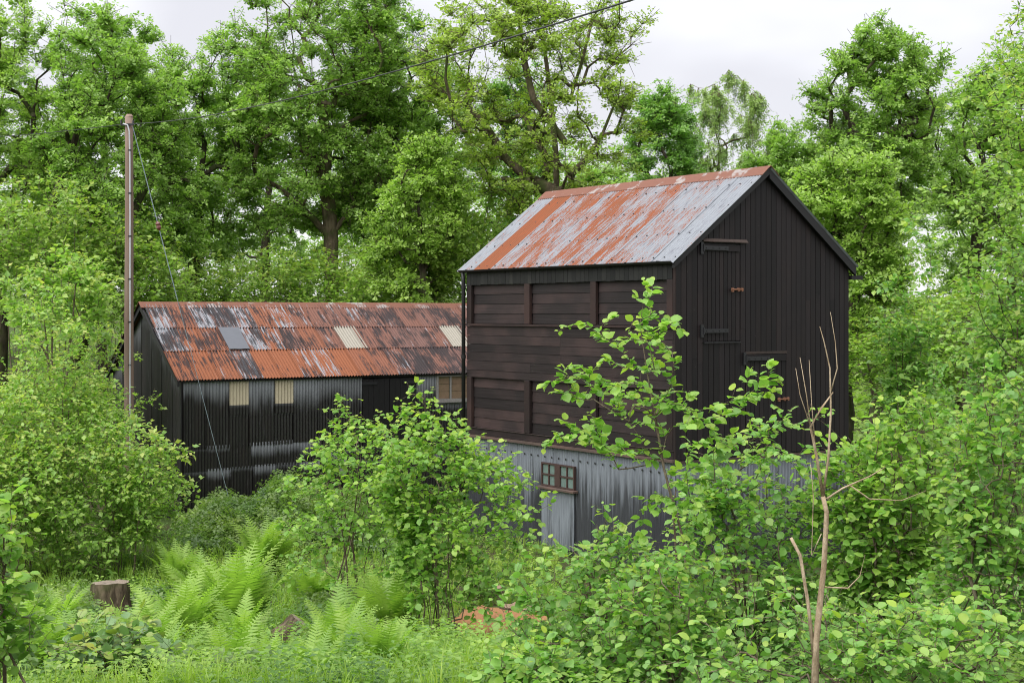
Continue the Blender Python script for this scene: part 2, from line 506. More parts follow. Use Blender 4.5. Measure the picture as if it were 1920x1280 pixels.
def build_barn():
    B = barn
    rs = (ZR - ZE) / (W / 2)                      # roof slope
    top = lambda x: ZE + rs * min(x, W - x)
    # hidden core that backs the boards
    core = MB()
    core.prism([(0.05, 0.05, ZB), (W - 0.05, 0.05, ZB), (W - 0.05, 0.05, ZE - 0.05), (W / 2, 0.05, ZR - 0.09), (0.05, 0.05, ZE - 0.05)], (0, LN - 0.1, 0))
    core.box(0.06, W - 0.06, 0.06, LN - 0.06, 0.0, ZB)
    core.build('wall_core', M['black'], B)
    # gable boards; the two loft doors are set into them
    W_ = W / 34; D1 = (5 * W_, 12.0 * W_, 4.10, 5.83); D2 = (13 * W_, 21 * W_, 2.10, 3.88)
    n = 34; bw = W / n

    def board(x0, x1, z0, zf, name='board', par=B, y0=-0.001, th=0.024, mat='board_v'):
        pr = rnd.uniform(0, 0.005)
        gp = 0.0055
        MB().prism([(x0 + gp, y0 - pr, z0), (x1 - gp, y0 - pr, z0), (x1 - gp, y0 - pr, zf(x1)), (x0 + gp, y0 - pr, zf(x0))][::-1], (0, th, 0)).build(name, M[mat], par)
    for i in range(n):
        x0, x1 = i * bw, (i + 1) * bw
        cx = (x0 + x1) / 2
        cuts = [d for d in (D1, D2) if d[0] < cx < d[1]]
        tp = (lambda x: top(x) - 0.03)
        if i == n // 2 - 1 or i == n // 2: tp = lambda x: top(x) - 0.04
        z = ZB + 0.01
        for d in sorted(cuts, key=lambda d: d[2]):
            if d[2] > z + 0.05: board(x0, x1, z, lambda x, q=d[2]: q)
            z = d[3]
        if not cuts:
            if rnd.random() < 0.5:                # butt joint partway up, as on the real wall
                zz = rnd.choice([4.25, 3.75, 4.9]) + rnd.uniform(-.1, .1)
                board(x0, x1, z, lambda x, q=zz: q - 0.003); z = zz
        board(x0, x1, z, tp)
    for (x0, x1, z0, z1), lab in ((D1, 'upper loft door with long strap hinges'), (D2, 'lower loft door half hidden by leaves')):
        d = empty('loft_door', (0, 0, 0)); d.parent = B; d['label'] = lab
        k = 9
        for j in range(k):
            a = x0 + 0.008 + (x1 - x0 - 0.016) * j / k; b = x0 + 0.008 + (x1 - x0 - 0.016) * (j + 1) / k
            board(a, b, z0 + 0.012, lambda x, q=z1 - 0.03: q, 'door_board', d, y0=0.002)
        MB().box(x0 + 0.005, x1 - 0.02, -0.024, -0.008, z1 - 0.14, z1 - 0.02).build('door_rail', M['board_v'], d)
        for hz in ((z1 - 0.09, z0 + 0.19) if z0 > 3 else (z1 - 0.09,)):
            h = MB()
            h.box(x0 - 0.01, x0 + 0.56, -0.052, -0.036, hz - 0.035, hz + 0.035)
            h.box(x0 - 0.075, x0 - 0.018, -0.045, -0.012, hz - 0.11, hz + 0.11)
            h.tube([(x0 - 0.014, -0.05, hz - .06), (x0 - 0.014, -0.05, hz + .06)], 0.014, 6)
            for bx in (0.05, 0.2, 0.35, 0.5): h.tube([(x0 + bx, -0.053, hz), (x0 + bx, -0.062, hz)], 0.012, 6)
            h.build('hinge', M['blackiron'], d)
        lz = z0 + (z1 - z0) * 0.53
        la = MB()
        la.tube([(x1 - 0.26, -0.055, lz), (x1 + 0.02, -0.055, lz)], 0.013, 6)
        la.box(x1 - 0.24, x1 - 0.20, -0.06, -0.03, lz - 0.04, lz + 0.03)
        la.box(x1 - 0.10, x1 - 0.07, -0.062, -0.03, lz - 0.03, lz + 0.03)
        la.box(x1 - 0.01, x1 + 0.025, -0.06, -0.02, lz - 0.03, lz + 0.03)
        la.build('latch', M['rustiron'], d)
    s = MB().prism([(D1[0] - 0.04, -0.07, D1[3] + 0.03), (D1[0] - 0.04, -0.02, D1[3] + 0.075), (D1[0] - 0.04, -0.02, D1[3] + 0.02), (D1[0] - 0.04, -0.07, D1[3] + 0.015)], (1.06, 0, 0)).build('drip_board', M['ledge'], B)
    MB().box(D1[0], D1[1] - 0.02, -0.045, -0.022, D1[2] - 0.022, D1[2] - 0.004).build('sill_strip', M['blackiron'], B)
    MB().box(D2[0] - 0.01, D2[1] + 0.01, -0.014, -0.008, D2[3] - 0.01, D2[3] + 0.035).build('slot_strip', M['ledge'], B)
    # corner trim between the two faces
    MB().box(-0.030, -0.003, -0.028, 0.045, ZB, ZE - 0.02).build('corner_trim', M['post'], B)
    MB().box(-0.045, W + 0.02, -0.075, -0.028, ZB - 0.05, ZB - 0.005).build('base_ledge', M['ledge'], B)

    # long side (plane x = 0)
    def plank(y0, y1, z0, z1, x, tilt=0.012, name='plank', mat='board_h'):
        j = rnd.uniform(-.003, .003)
        MB().prism([(x + j + tilt, y0, z1 - .003), (x + j, y0, z0 + .003), (x + j + 0.022, y0, z0 + .003), (x + j + 0.026 + tilt, y0, z1 - .003)], (0, y1 - y0, 0)).build(name, M[mat], B)
    bays = ((0.19, 2.18), (2.37, 4.31), (4.51, 6.42))
    for a, b in bays:
        for i in range(4): plank(a + .003, b - .003, 4.39 + i * 0.198, 4.39 + (i + 1) * 0.198, 0.022)
        for i in range(5): plank(a + .003, b - .003, 2.235 + i * 0.207, 2.235 + (i + 1) * 0.207, 0.022)
    zz = [3.275, 3.43, 3.62, 3.80, 3.965, 4.14, 4.335]
    for i in range(6):
        cut = rnd.choice([2.4, 4.3, 3.3, 4.9])
        plank(0.01, cut - .002, zz[i], zz[i + 1], -0.034, 0.005); plank(cut + .002, LN - .06, zz[i], zz[i + 1], -0.034, 0.005)
    for i in range(1):
        plank(0.01, LN - .06, 2.085, 2.225, -0.034, 0.004)
    for y0, y1 in ((0.03, 0.185), (2.19, 2.36), (4.32, 4.50), (6.43, 6.60)):
        for z0, z1 in ((4.385, 5.182), (2.235, 3.268)):
            MB().box(-0.042, 0.03, y0, y1, z0, z1).build('post', M['post'], B, bevel=0.006)
    MB().box(-0.075, 0.03, -0.02, LN - .04, 4.338, 4.383).build('rail', M['post'], B)
    MB().box(-0.060, 0.02, 0.0, LN - .04, 2.2275, 2.2325).build('rail', M['ledge'], B)
    MB().box(-0.085, 0.0, -0.025, LN - .03, 2.03, 2.08).build('base_ledge', M['ledge'], B)
    k = 50
    for i in range(k):
        y0 = 0.03 + (LN - 0.09) * i / k; y1 = 0.03 + (LN - 0.09) * (i + 1) / k
        x = -0.040 - rnd.uniform(0, .006)
        MB().box(x, x + 0.02, y0 + .003, y1 - .003, 5.185 + rnd.uniform(-.008, .004), ZE - 0.03).build('fascia_board', M['board_f'], B)
    # gutter and downpipe
    g = MB()
    pts = [(0.0, y) for y in (-0.06, LN + 0.08)]
    prof = [(-0.105 + 0.055 * math.cos(a), 0.055 * math.sin(a)) for a in [math.pi * (1 + i / 8) for i in range(9)]]
    prof += [(-0.105 + 0.048 * math.cos(a), 0.048 * math.sin(a)) for a in [math.pi * (2 - i / 8) for i in range(9)]]
    g.prism([(p[0], -0.06, ZE - 0.055 + p[1]) for p in prof][::-1], (0, LN + 0.16, 0))
    gut = g.build('gutter', M['black'], B)
    for i in range(8):
        y = 0.3 + i * 0.88
        MB().box(-0.165, -0.045, y, y + 0.02, ZE - 0.06, ZE - 0.045).build('gutter_bracket', M['blackiron'], gut)
    dp = MB().tube([(-0.10, LN + 0.0, ZE - 0.1), (-0.085, LN + 0.0, ZE - 0.3), (-0.085, LN + 0.0, 0.15)], 0.042, 10).build('downpipe', M['black'], B, smooth=True)
    for z in (5.1, 3.65, 2.0):
        MB().tube([(-0.085, LN, z), (-0.085, LN, z + 0.08)], 0.052, 10).build('pipe_collar', M['black'], dp)
    # roof
    sl = math.hypot(W / 2, ZR - ZE)
    dy = Vector((W / 2, 0, ZR - ZE)).normalized()
    nn = Vector((-dy.z, 0, dy.x))
    ncol = 11; cw = (LN + 0.24) / ncol
    rust = [0.44, 0.50, 0.52, 0.55, 0.53, 0.56, 0.53, 0.55, 0.53, 0.88, 0.48]
    for s in (0, 1):
        d = dy if s == 0 else Vector((-dy.x, 0, dy.z))
        no = nn if s == 0 else Vector((dy.z, 0, dy.x))
        for i in range(ncol):
            y = -0.12 + i * cw
            e = Vector((0 if s == 0 else W, y, ZE)) - d * 0.16 + no * (0.022 + 0.003 * (i % 2))
            if s == 0:
                mx = frame(e + Vector((0, cw + 0.04, 0)), (0, -1, 0), d, no)
            else:
                mx = frame(e, (0, 1, 0), d, no)
            me = corr_mesh('roof_sheet', cw + 0.04, sl + 0.15, M['barnroof'])
            o = link('roof_sheet', me, B, mx)
            o.color = (rust[i] - 0.02, 0, 0, 1)
        pts = []
        for fr in (0.03, 0.30, 0.60, 0.86):
            for i in range(24):
                if rnd.random() < .12: continue
                pts.append(Vector((0 if s == 0 else W, -0.05 + i * (LN + 0.1) / 23, ZE)) + d * (sl * fr - 0.1) + no * 0.034)
        if s == 0: bolts(B, pts, no, 0.018, 0.012)
    for i in range(4):
        y0 = -0.13 + i * (LN + 0.26) / 4; y1 = y0 + (LN + 0.26) / 4 + 0.03
        h = 0.05 + 0.004 * (i % 2)
        w_ = 0.21
        P = []
        for q in (-1, -0.32, 0, 0.32, 1):
            P.append((W / 2 + q * w_, 0, ZR + h - abs(q) * w_ * rs + (0.0 if abs(q) > .4 else 0.012)))
        poly = [(p[0], y0, p[2]) for p in P] + [(p[0], y0, p[2] - 0.012) for p in reversed(P)]
        MB().prism(poly, (0, y1 - y0, 0)).build('ridge_cap', M['ridge'], B)
    # barge boards on the gable
    for s in (0, 1):
        q = lambda x: (x if s == 0 else W - x)
        wdt = 0.09 if s == 0 else 0.15
        MB().prism([(q(-0.1), -0.095, ZE - 0.1 * rs), (q(W / 2 - .002), -0.095, ZR), (q(W / 2 - .002), -0.095, ZR - wdt * 1.1), (q(-0.1), -0.095, ZE - 0.1 * rs - wdt * 1.1)], (0, 0.06, 0)).build('barge_board', M['black'], B)
    MB().box(W + 0.03, W + 0.34, -0.05, 0.05, ZE - 0.32, ZE - 0.24).build('gutter_end', M['black'], B)
    # base: grey corrugated sheets
    def base_sheet(o, xd, nd, w, ln, run, amt, par=B, name='base_sheet', lim=2.04):
        me = corr_mesh(name, w, ln, M['grey'])
        ob = link(name, me, par, frame(o, xd, (0, 0, 1), nd)); ob.color = (run, amt, ln, 1)
        return ob
    nb = 11
    for i in range(nb):
        w = LN / nb
        y = LN - i * w                            # x axis of the sheet runs towards the near corner
        base_sheet((0.012 + .003 * (i % 2), y, 0), (0, -1, 0), (-1, 0, 0), w + .03 if i < nb - 1 else w, 2.03, rnd.uniform(.62, 1.05), rnd.uniform(.9, 1))
    for i in range(7):
        w = W / 7
        base_sheet((i * w, 0.012 + .003 * (i % 2), 0), (1, 0, 0), (0, -1, 0), w + .03 if i < 6 else w, 2.03, rnd.uniform(.55, .9), .97)
    p = base_sheet((-0.03, 3.90, 0.12), (0, -1, 0), (-1, 0, 0), 1.06, 1.09, .42, .85, name='patch_sheet')
    p['label'] = 'paler patch sheet below the small window'
    bolts(B, [(-0.006, 0.2 + i * 0.228, 1.83) for i in range(28)], (-1, 0, 0), 0.022)
    # small window
    wn = empty('window', (0, 0, 0)); wn.parent = B
    y0, y1, z0, z1 = 2.83, 3.90, 1.27, 1.72
    fr = MB()
    x0, x1 = -0.055, -0.008
    fr.box(x0, x1, y0, y0 + .035, z0, z1); fr.box(x0, x1, y1 - .035, y1, z0, z1)
    fr.box(x0, x1, y0 + .035, y1 - .035, z1 - .03, z1); fr.box(x0, x1, y0 + .035, y1 - .035, z0, z0 + .03)
    ym = (y0 + y1) / 2
    fr.box(x0 - .006, x1, ym - .085, ym + .085, z0 + .03, z1 - .03)
    for a, b in ((y0 + .035, ym - .085), (ym + .085, y1 - .035)):
        c = (a + b) / 2
        fr.box(x0 + .004, x1, c - .016, c + .016, z0 + .03, z1 - .03)
        zc = (z0 + z1) / 2
        fr.box(x0 + .006, x1, a, c - .016, zc - .016, zc + .016); fr.box(x0 + .006, x1, c + .016, b, zc - .016, zc + .016)
        for (p, q) in ((a, c - .016), (c + .016, b)):
            for (r_, t_) in ((z0 + .03, zc - .016), (zc + .016, z1 - .03)):
                MB().box(-0.028, -0.02, p, q, r_, t_).build('pane', M['pane'], wn)
    fr.build('frame', M['redframe'], wn)
    MB().prism([(-0.13, y0 - .06, z0 - .045), (-0.13, y0 - .06, z0 - .015), (-0.01, y0 - .06, z0 - .002), (-0.01, y0 - .06, z0 - .045)][::-1], (0, y1 - y0 + .12, 0)).build('sill', M['ledge'], wn)


build_barn()

# ------------------------------------------------------------------ low corrugated shed
SE, SRZ, SHW, SLN = 3.18, 4.80, 2.248, 12.0
shed = empty('shed', (-7.278, 32.0, 0.0), 'long low black corrugated shed under a patchwork roof of rusty tin sheets', 'shed', rz=TH)


def build_shed():
    S = shed
    rg = random.Random(11)
    core = MB()
    core.prism([(0.06, 0.06, 0), (0.06, 2 * SHW - .06, 0), (0.06, 2 * SHW - .06, SE - .05), (0.06, SHW, SRZ - .1), (0.06, 0.06, SE - .05)], (SLN - .1, 0, 0)).build('wall_core', M['black'], S)
    sl = math.hypot(SHW, SRZ - SE)
    d = Vector((0, SHW, SRZ - SE)).normalized(); no = Vector((0, -d.z, d.y))
    cw = 0.505; ncol = 24
    # (rust, white, dark) for the sheets one can tell apart at the left; rows from the eave up
    eave = [(.9, -.1, .2), (1, .0, .12), (.9, .05, .2), (.5, .55, .28), (1, -.3, .02), (1, -.3, .0), (.95, .25, .1), (1, .42, -.1), (1, -.2, .05), (.8, -.2, .1), (.6, -.2, .15), (.4, .3, .2)]
    mid = [(.3, .62, .3), (.9, .1, .2), (.8, .05, .28), (.7, -.2, .3), (.4, .56, .3), (.9, .3, .2), (.3, .1, .32), (.7, -.1, .2), (.35, .0, .32), (.2, -.1, .36), (.3, -.1, .2), (.25, .0, .3)]
    upr = [(.6, .50, .26), (.7, -.2, .28), (.3, .60, .26), (.2, .48, .38), (.5, .54, .25), (.8, .0, .22), (.85, .40, .1), (.5, .1, .25), (.3, .0, .22), (.25, .1, .2), (.3, .1, .22), (.2, .0, .25)]
    rows = [(-0.10, 0.80, eave, 0.018), (0.75, 0.76, mid, 0.032), (1.44 + .02, sl - 1.46 + 0.02, upr, 0.046)]
    # rows are measured along the slope
    rr = [(-0.12, 1.08), (0.92, 0.90), (1.78, sl - 1.78)]
    for r, ((s0, ln), tab) in enumerate(zip(rr, (eave, mid, upr))):
        for i in range(ncol):
            t = tab[i] if i < len(tab) else (rg.uniform(.0, .3), rg.uniform(-.3, .05), rg.uniform(.18, .36))
            x = -0.14 + i * cw + r * 0.03
            if r == 0 and i == 0: x = -0.14
            mat = M['shedroof']; nm = 'roof_sheet'; lab = None
            w = cw + 0.05
            if r == 1 and (i == 9 or i == 15):
                nm = 'skylight_sheet'; mat = M['plastic']; lab = 'pale clear plastic roof sheet'; w = 0.62
            me = corr_mesh(nm, w, ln, mat, bow=rg.uniform(-.004, .008))
            o = link(nm, me, S, frame(Vector((x, 0, SE)) + d * s0 + no * (0.02 + 0.010 * r + 0.003 * (i % 2) + (0.006 if mat != M['shedroof'] else 0)), (1, 0, 0), d, no))
            if lab: o['label'] = lab
            o.color = (t[0], t[1] + (.92 if r == 0 else .97), t[2] + (1.04 if r == 0 else .99), 1)
    # flat grey patch between corrugated sheets
    pm = MB()
    ex = [(-.01, 0), (.12, .004), (.25, -.006), (.38, .005), (.50, 0), (.505, .84), (0.0, .85)]
    pm.prism([(a, b, .006) for a, b in ex], (0, 0, 0.012))
    o = pm.build('roof_patch', M['slate'], S, frame(Vector((1.45, 0, SE)) + d * 0.93 + no * 0.052, (1, 0, 0), d, no)); o['label'] = 'smooth grey sheet patching the roof'
    lip = MB().tube([(1.35 + t * .75, -.002 * 0, 0) for t in (0, .3, .6, 1)], 0.012, 5)
    # back slope, unseen from here
    d2 = Vector((0, -d.y, d.z)); n2 = Vector((0, d.z, d.y))
    for i in range(12):
        me = corr_mesh('roof_sheet', 1.04, sl + .12, M['shedroof'], seg=3)
        o = link('roof_sheet', me, S, frame(Vector((-0.14 + (i + 1) * 1.01, 2 * SHW, SE)) - d2 * .12 + n2 * .02, (-1, 0, 0), d2, n2)); o.color = (.3, 1, 1.25, 1)
    rs = (SRZ - SE) / SHW
    for i in range(7):
        x0 = -0.16 + i * 1.75; x1 = x0 + 1.78
        P = [(q * 0.17, SRZ + 0.055 + .003 * (i % 2) - abs(q) * .17 * rs + (0.012 if abs(q) < .4 else 0)) for q in (-1, -.3, 0, .3, 1)]
        poly = [(x0, SHW + p[0], p[1]) for p in P] + [(x0, SHW + p[0], p[1] - .01) for p in reversed(P)]
        MB().prism(poly[::-1], (x1 - x0, 0, 0)).build('ridge_cap', M['ridge'], S)
    for s in (0, 1):
        q = lambda y: (y if s == 0 else 2 * SHW - y)
        MB().prism([(-0.13, q(-0.10), SE - .1 * rs - .0), (-0.13, q(SHW - .002), SRZ - .0), (-0.13, q(SHW - .002), SRZ - .13), (-0.13, q(-.10), SE - .1 * rs - .12)], (0.05, 0, 0)).build('barge_board', M['black'], S)
    MB().box(-0.08, SLN, -0.04, 0.0, SE - 0.11, SE - 0.045).build('eave_board', M['black'], S)

    def wall(x0, x1, z0, z1, run, amt, off=0.0, name='wall_sheet', mat='tar', lab=None):
        me = corr_mesh(name, x1 - x0, z1 - z0, M[mat])
        o = link(name, me, S, frame((x0, 0.03 - off, z0), (1, 0, 0), (0, 0, 1), (0, -1, 0))); o.color = (run, amt, z1 - z0, 1)
        if lab: o['label'] = lab
    top = SE - .03
    # upper band
    wall(0.0, 0.60, 1.58, top, .42, .9, .010); wall(0.57, 1.15, 1.58, top, .5, .9, .014)
    wall(1.12, 1.62, 1.58, 2.36, .06, .3, .010)
    wall(1.60, 2.25, 1.60, top, .6, .9, .016)
    wall(2.22, 2.72, 1.60, 2.36, .06, .3, .010)
    wall(2.70, 3.38, 1.62, top, .65, .9, .016); wall(3.36, 4.0, 1.30, top, .5, .75, .020); wall(3.97, 4.50, 1.40, top, .7, .6, .014)
    wall(5.96, 6.56, 1.4, top, .55, .95, .012); wall(6.54, 8.5, 1.2, 2.40, .15, .8, .012)
    for a, b in ((1.13, 1.61), (2.24, 2.71)):
        wall(a, b, 2.49, top, .1, .1, .020, 'light_panel', 'wallplastic', 'cream translucent corrugated panel')
        wall(a - .01, b + .01, 2.31, 2.53, .05, .15, .032, 'panel_strip')
    # middle band
    for x0, x1, z0, z1, run, amt in ((0.0, .62, 1.08, 1.64, .10, .35), (.60, 1.15, 1.10, 1.65, .12, .6), (1.12, 1.68, 1.12, 1.66, .06, .2), (1.66, 2.26, 1.13, 1.67, .30, .85), (2.24, 2.88, 1.14, 1.68, .28, .8), (2.86, 3.42, 1.16, 1.72, .35, .85)):
        wall(x0, x1, z0, z1, run, amt, .004)
    wall(3.40, 3.98, 0.0, 1.36, .22, .7, .012); wall(3.98, 4.5, 1.0, 1.42, .1, .6, .004)
    # bottom band
    xs = [0.0, .58, 1.15, 1.72, 2.28, 2.86, 3.42]
    for i in range(6):
        wall(xs[i], xs[i + 1] + .03, 0.0, 1.12 + .012 * i, .2 if i in (1, 3, 5) else .1, .75 if i in (1, 3, 5) else .35, -.002)
    for i in range(7):
        wall(3.98 + i * .58, 3.98 + (i + 1) * .58 + .03, 0.0, 1.15, .15, .5, .000)
    wall(4.48, 5.98, 1.1, 1.45, .1, .4, .008)
    MB().box(3.90, 4.06, -0.01, 0.02, 0.78, 1.15).build('white_board', M['whiteframe'], S)
    bolts(S, [(x, -0.016, z) for z in (1.64, 1.14, 2.28) for x in np.arange(0.1, 3.9, 0.152)], (0, -1, 0), 0.012, 0.01)
    # black loft doors
    for k, (x0, x1) in enumerate(((4.50, 5.22), (5.23, 5.96))):
        dr = empty('door', (0, 0, 0)); dr.parent = S
        for j in range(5):
            a = x0 + (x1 - x0) * j / 5; b = x0 + (x1 - x0) * (j + 1) / 5
            MB().box(a + .003, b - .003, -0.045 - rg.uniform(0, .004), -0.02, 1.46, 3.03).build('door_board', M['black'], dr)
        for hz in (2.93, 1.7):
            MB().box(x0 - .02 if k == 0 else x1 - .38, x0 + .38 if k == 0 else x1 + .02, -0.066, -0.05, hz - .035, hz + .035).build('hinge', M['blackiron'], dr)
    # window near the barn
    wn = empty('window', (0, 0, 0)); wn.parent = S
    x0, x1, z0, z1 = 6.56, 8.45, 2.44, 3.08
    fr = MB()
    fr.box(x0, x0 + .05, -.03, .015, z0, z1); fr.box(x1 - .05, x1, -.03, .015, z0, z1)
    fr.box(x0 + .05, x1 - .05, -.03, .015, z1 - .04, z1); fr.box(x0 + .05, x1 - .05, -.03, .015, z0, z0 + .05)
    xx = [x0 + .05 + (x1 - x0 - .1) * i / 5 for i in range(6)]
    for i in range(1, 5): fr.box(xx[i] - .018, xx[i] + .018, -.026, .015, z0 + .05, z1 - .04)
    fr.build('frame', M['whiteframe'], wn)
    for i in range(5):
        MB().box(xx[i] + (.018 if i else 0), xx[i + 1] - (.018 if i < 4 else 0), -.008, -.002, z0 + .05, z1 - .04).build('pane', M['pglass'], wn)
        for j in range(3):
            h = (z1 - z0 - .09) / 3
            MB().box(xx[i] + .018, xx[i + 1] - .018, .022, .035, z0 + .052 + j * h, z0 + .044 + (j + 1) * h).build('shutter_board', M['brownboard'], wn)
    MB().box(x0 - .04, x1 + .04, -.07, .01, z0 - .04, z0 - .004).build('sill', M['whiteframe'], wn)
    # gable end (plane x = 0)
    for i in range(7):
        w = 2 * SHW / 7
        y1 = 2 * SHW - i * w
        tp = lambda yy: SE + rs * min(yy, 2 * SHW - yy) - .03
        me = corr_mesh('wall_sheet', w + (.03 if i < 6 else 0), 3, M['tar'], cut=lambda x, y1=y1: tp(max(0.0, y1 - x)))
        o = link('wall_sheet', me, S, frame((0.03 + .003 * (i % 2), y1, 0), (0, -1, 0), (0, 0, 1), (-1, 0, 0))); o.color = (.45, .35, tp(y1 - w / 2), 1)
    MB().box(-0.03, 0.0, -0.03, 0.02, 0, SE - .1).build('corner_trim', M['black'], S)


def pane_glass():
    g = N('clear_glass')
    a = g.n('BsdfTransparent'); a.inputs[0].default_value = (.85, .88, .86, 1)
    b = g.n('BsdfGlossy', Roughness=0.04)
    mx = g.n('MixShader', Fac=0.05); g.t.links.new(a.outputs[0], mx.inputs[1]); g.t.links.new(b.outputs[0], mx.inputs[2])
    return g.done(mx.outputs[0])


M['pglass'] = pane_glass()
build_shed()

# ------------------------------------------------------------------ pole, cables and stay
def build_pole():
    b = at(242, 30.6)
    p = empty('utility_pole', tuple(b), 'weathered brown wooden pole standing before the left end of the low shed', 'utility pole')
    H = CAMZ + (VH - 219) / F * 30.6 - b[2]
    pts = [(0.004 * math.sin(i), 0.0, H * i / 10) for i in range(11)]
    MB().tube(pts, [0.108 - 0.026 * i / 10 for i in range(11)], 14).build('shaft', M['pole'], p, smooth=True)
    MB().tube([(0.004, 0, H), (0.004, 0, H + 0.05)], [0.085, 0.055], 10).build('cap', M['pole'], p)
    c = [(-0.10, -0.10, H - .16), (0.0, -0.125, H - .19), (0.035, -0.115, H - .32), (0.045, -0.105, H - .8)] + [(0.05, -0.10 - 0.018 * i / 6, H - .8 - (H - .9) * i / 6) for i in range(1, 7)]
    MB().tube(c, 0.017, 7).build('conduit', M['conduit'], p, smooth=True)
    for z in np.arange(0.8, H - .4, 0.9):
        MB().box(0.015, 0.075, -0.125, -0.09, z, z + .03).build('clip', M['blackiron'], p)
    br = MB().box(-0.15, 0.12, -0.105, -0.08, H - .20, H - .16)
    br.tube([(-.14, -.10, H - .16), (-.14, -.10, H - .09)], [.022, .015], 8); br.tube([(.11, -.10, H - .16), (.11, -.10, H - .09)], [.022, .015], 8)
    br.build('bracket', M['blackiron'], p)
    return b, H


pb, pH = build_pole()


def cable(name, A, Bp, sag, r, mat, label, cat):
    A, Bp = Vector(A), Vector(Bp)
    pts = []
    for i in range(41):
        t = i / 40
        q = A.lerp(Bp, t); q.z -= sag * 4 * t * (1 - t)
        pts.append(q)
    o = MB().tube(pts, r, 6).build(name, M[mat], smooth=True)
    return tag(o, label, cat)


ctop = Vector(pb) + Vector((0, -0.1, pH - .16))
cable('overhead_cable', ctop, at(1560, 7.0, -120), 0.22, 0.0062, 'wire', 'black overhead cable rising from the pole to the upper right over the roofs', 'cable')
cable('overhead_cable', ctop, at(-260, 36, 262), 0.12, 0.007, 'wire', 'thin dark cable running left from the pole head into the trees', 'cable')


def build_stay():
    A = Vector(pb) + Vector((0.09, -0.05, pH - .22)); Bp = Vector(at(437, 31.2, 965))
    s = empty('stay_wire', tuple(Bp), 'taut grey stay wire slanting from the pole head down past the shed roof', 'stay wire')
    f = lambda t: A.lerp(Bp, t) - Bp
    MB().tube([f(0), f(.245)], 0.010, 6).build('upper_wire', M['stay'], s)
    MB().tube([f(.258), f(1)], 0.0062, 6).build('lower_wire', M['stay'], s)
    MB().tube([f(.262), f(.44)], 0.010, 6).build('sleeve', M['stay'], s)
    MB().tube([f(.24), f(.246), f(.25), f(.256), f(.263)], [.02, .055, .04, .055, .02], 8).build('insulator', M['clay'], s)


build_stay()

# ------------------------------------------------------------------ plants: skeletons and leaves
def norm(a): return a / np.maximum(np.linalg.norm(a, axis=-1, keepdims=True), 1e-9)


def skeleton(rng, trunk, targets, r_tip, r_base, step, up=0.15, wig=0.12):
    """grow branches from the trunk polylines to every target; returns node points, parents, radii, end flags"""
    P, par, stemid = [], [], []
    for poly in trunk:
        for i, p in enumerate(poly):
            P.append(np.asarray(p, float)); par.append(len(P) - 2 if i else (-1))
    arr = np.zeros((len(P) + 40 * len(targets) + 10, 3)); arr[:len(P)] = P
    n = len(P); par = par + [0] * (len(arr) - n)
    par = np.array(par); depth = np.zeros(len(arr)); n0 = n
    for i in range(n0): depth[i] = 0
    tt = np.asarray(targets)
    base = arr[:n0]
    dist = np.min(np.linalg.norm(tt[:, None] - base[None], axis=-1), 1)
    ends = []
    for k in np.argsort(dist):
        t = tt[k]
        d = arr[:n] - t
        L = np.linalg.norm(d, axis=1)
        cost = L + 1.6 * np.maximum(d[:, 2], 0) + 0.35 * np.linalg.norm(d[:, :2], axis=1)
        cost[0] += 1e3
        j = int(np.argmin(cost)); p0 = arr[j]; D = L[j]
        pd = arr[j] - arr[par[j]] if par[j] >= 0 else np.array([0, 0, 1.0])
        pd = pd / (np.linalg.norm(pd) + 1e-9)
        c = p0 + (t - p0) * 0.4 + pd * 0.22 * D + np.array([0, 0, up * D]) + rng.normal(0, wig * D, 3)
        m = int(min(30, max(2, round(D / step))))
        prev = j
        for i in range(1, m + 1):
            s = i / m
            q = (1 - s) ** 2 * p0 + 2 * s * (1 - s) * c + s * s * t
            if i < m: q = q + rng.normal(0, 0.035 * D / m ** .5, 3)
            arr[n] = q; par[n] = prev; depth[n] = depth[j] + 1; prev = n; n += 1
        ends.append(prev)
    arr = arr[:n]; par = par[:n]
    cnt = np.zeros(n); cnt[ends] = 1
    for i in range(n - 1, -1, -1):
        if cnt[i] == 0: cnt[i] = 1
        if par[i] >= 0: cnt[par[i]] += cnt[i] if not (i in ()) else 0
    # count leaves only once along a chain
    cnt = np.zeros(n); cnt[ends] = 1
    for i in range(n - 1, -1, -1):
        if par[i] >= 0: cnt[par[i]] += cnt[i]
    cnt = np.maximum(cnt, 1)
    ex = math.log(r_base / r_tip) / math.log(max(cnt.max(), 2))
    R = r_tip * cnt ** ex
    return arr, par, R, cnt, np.array(ends), n0


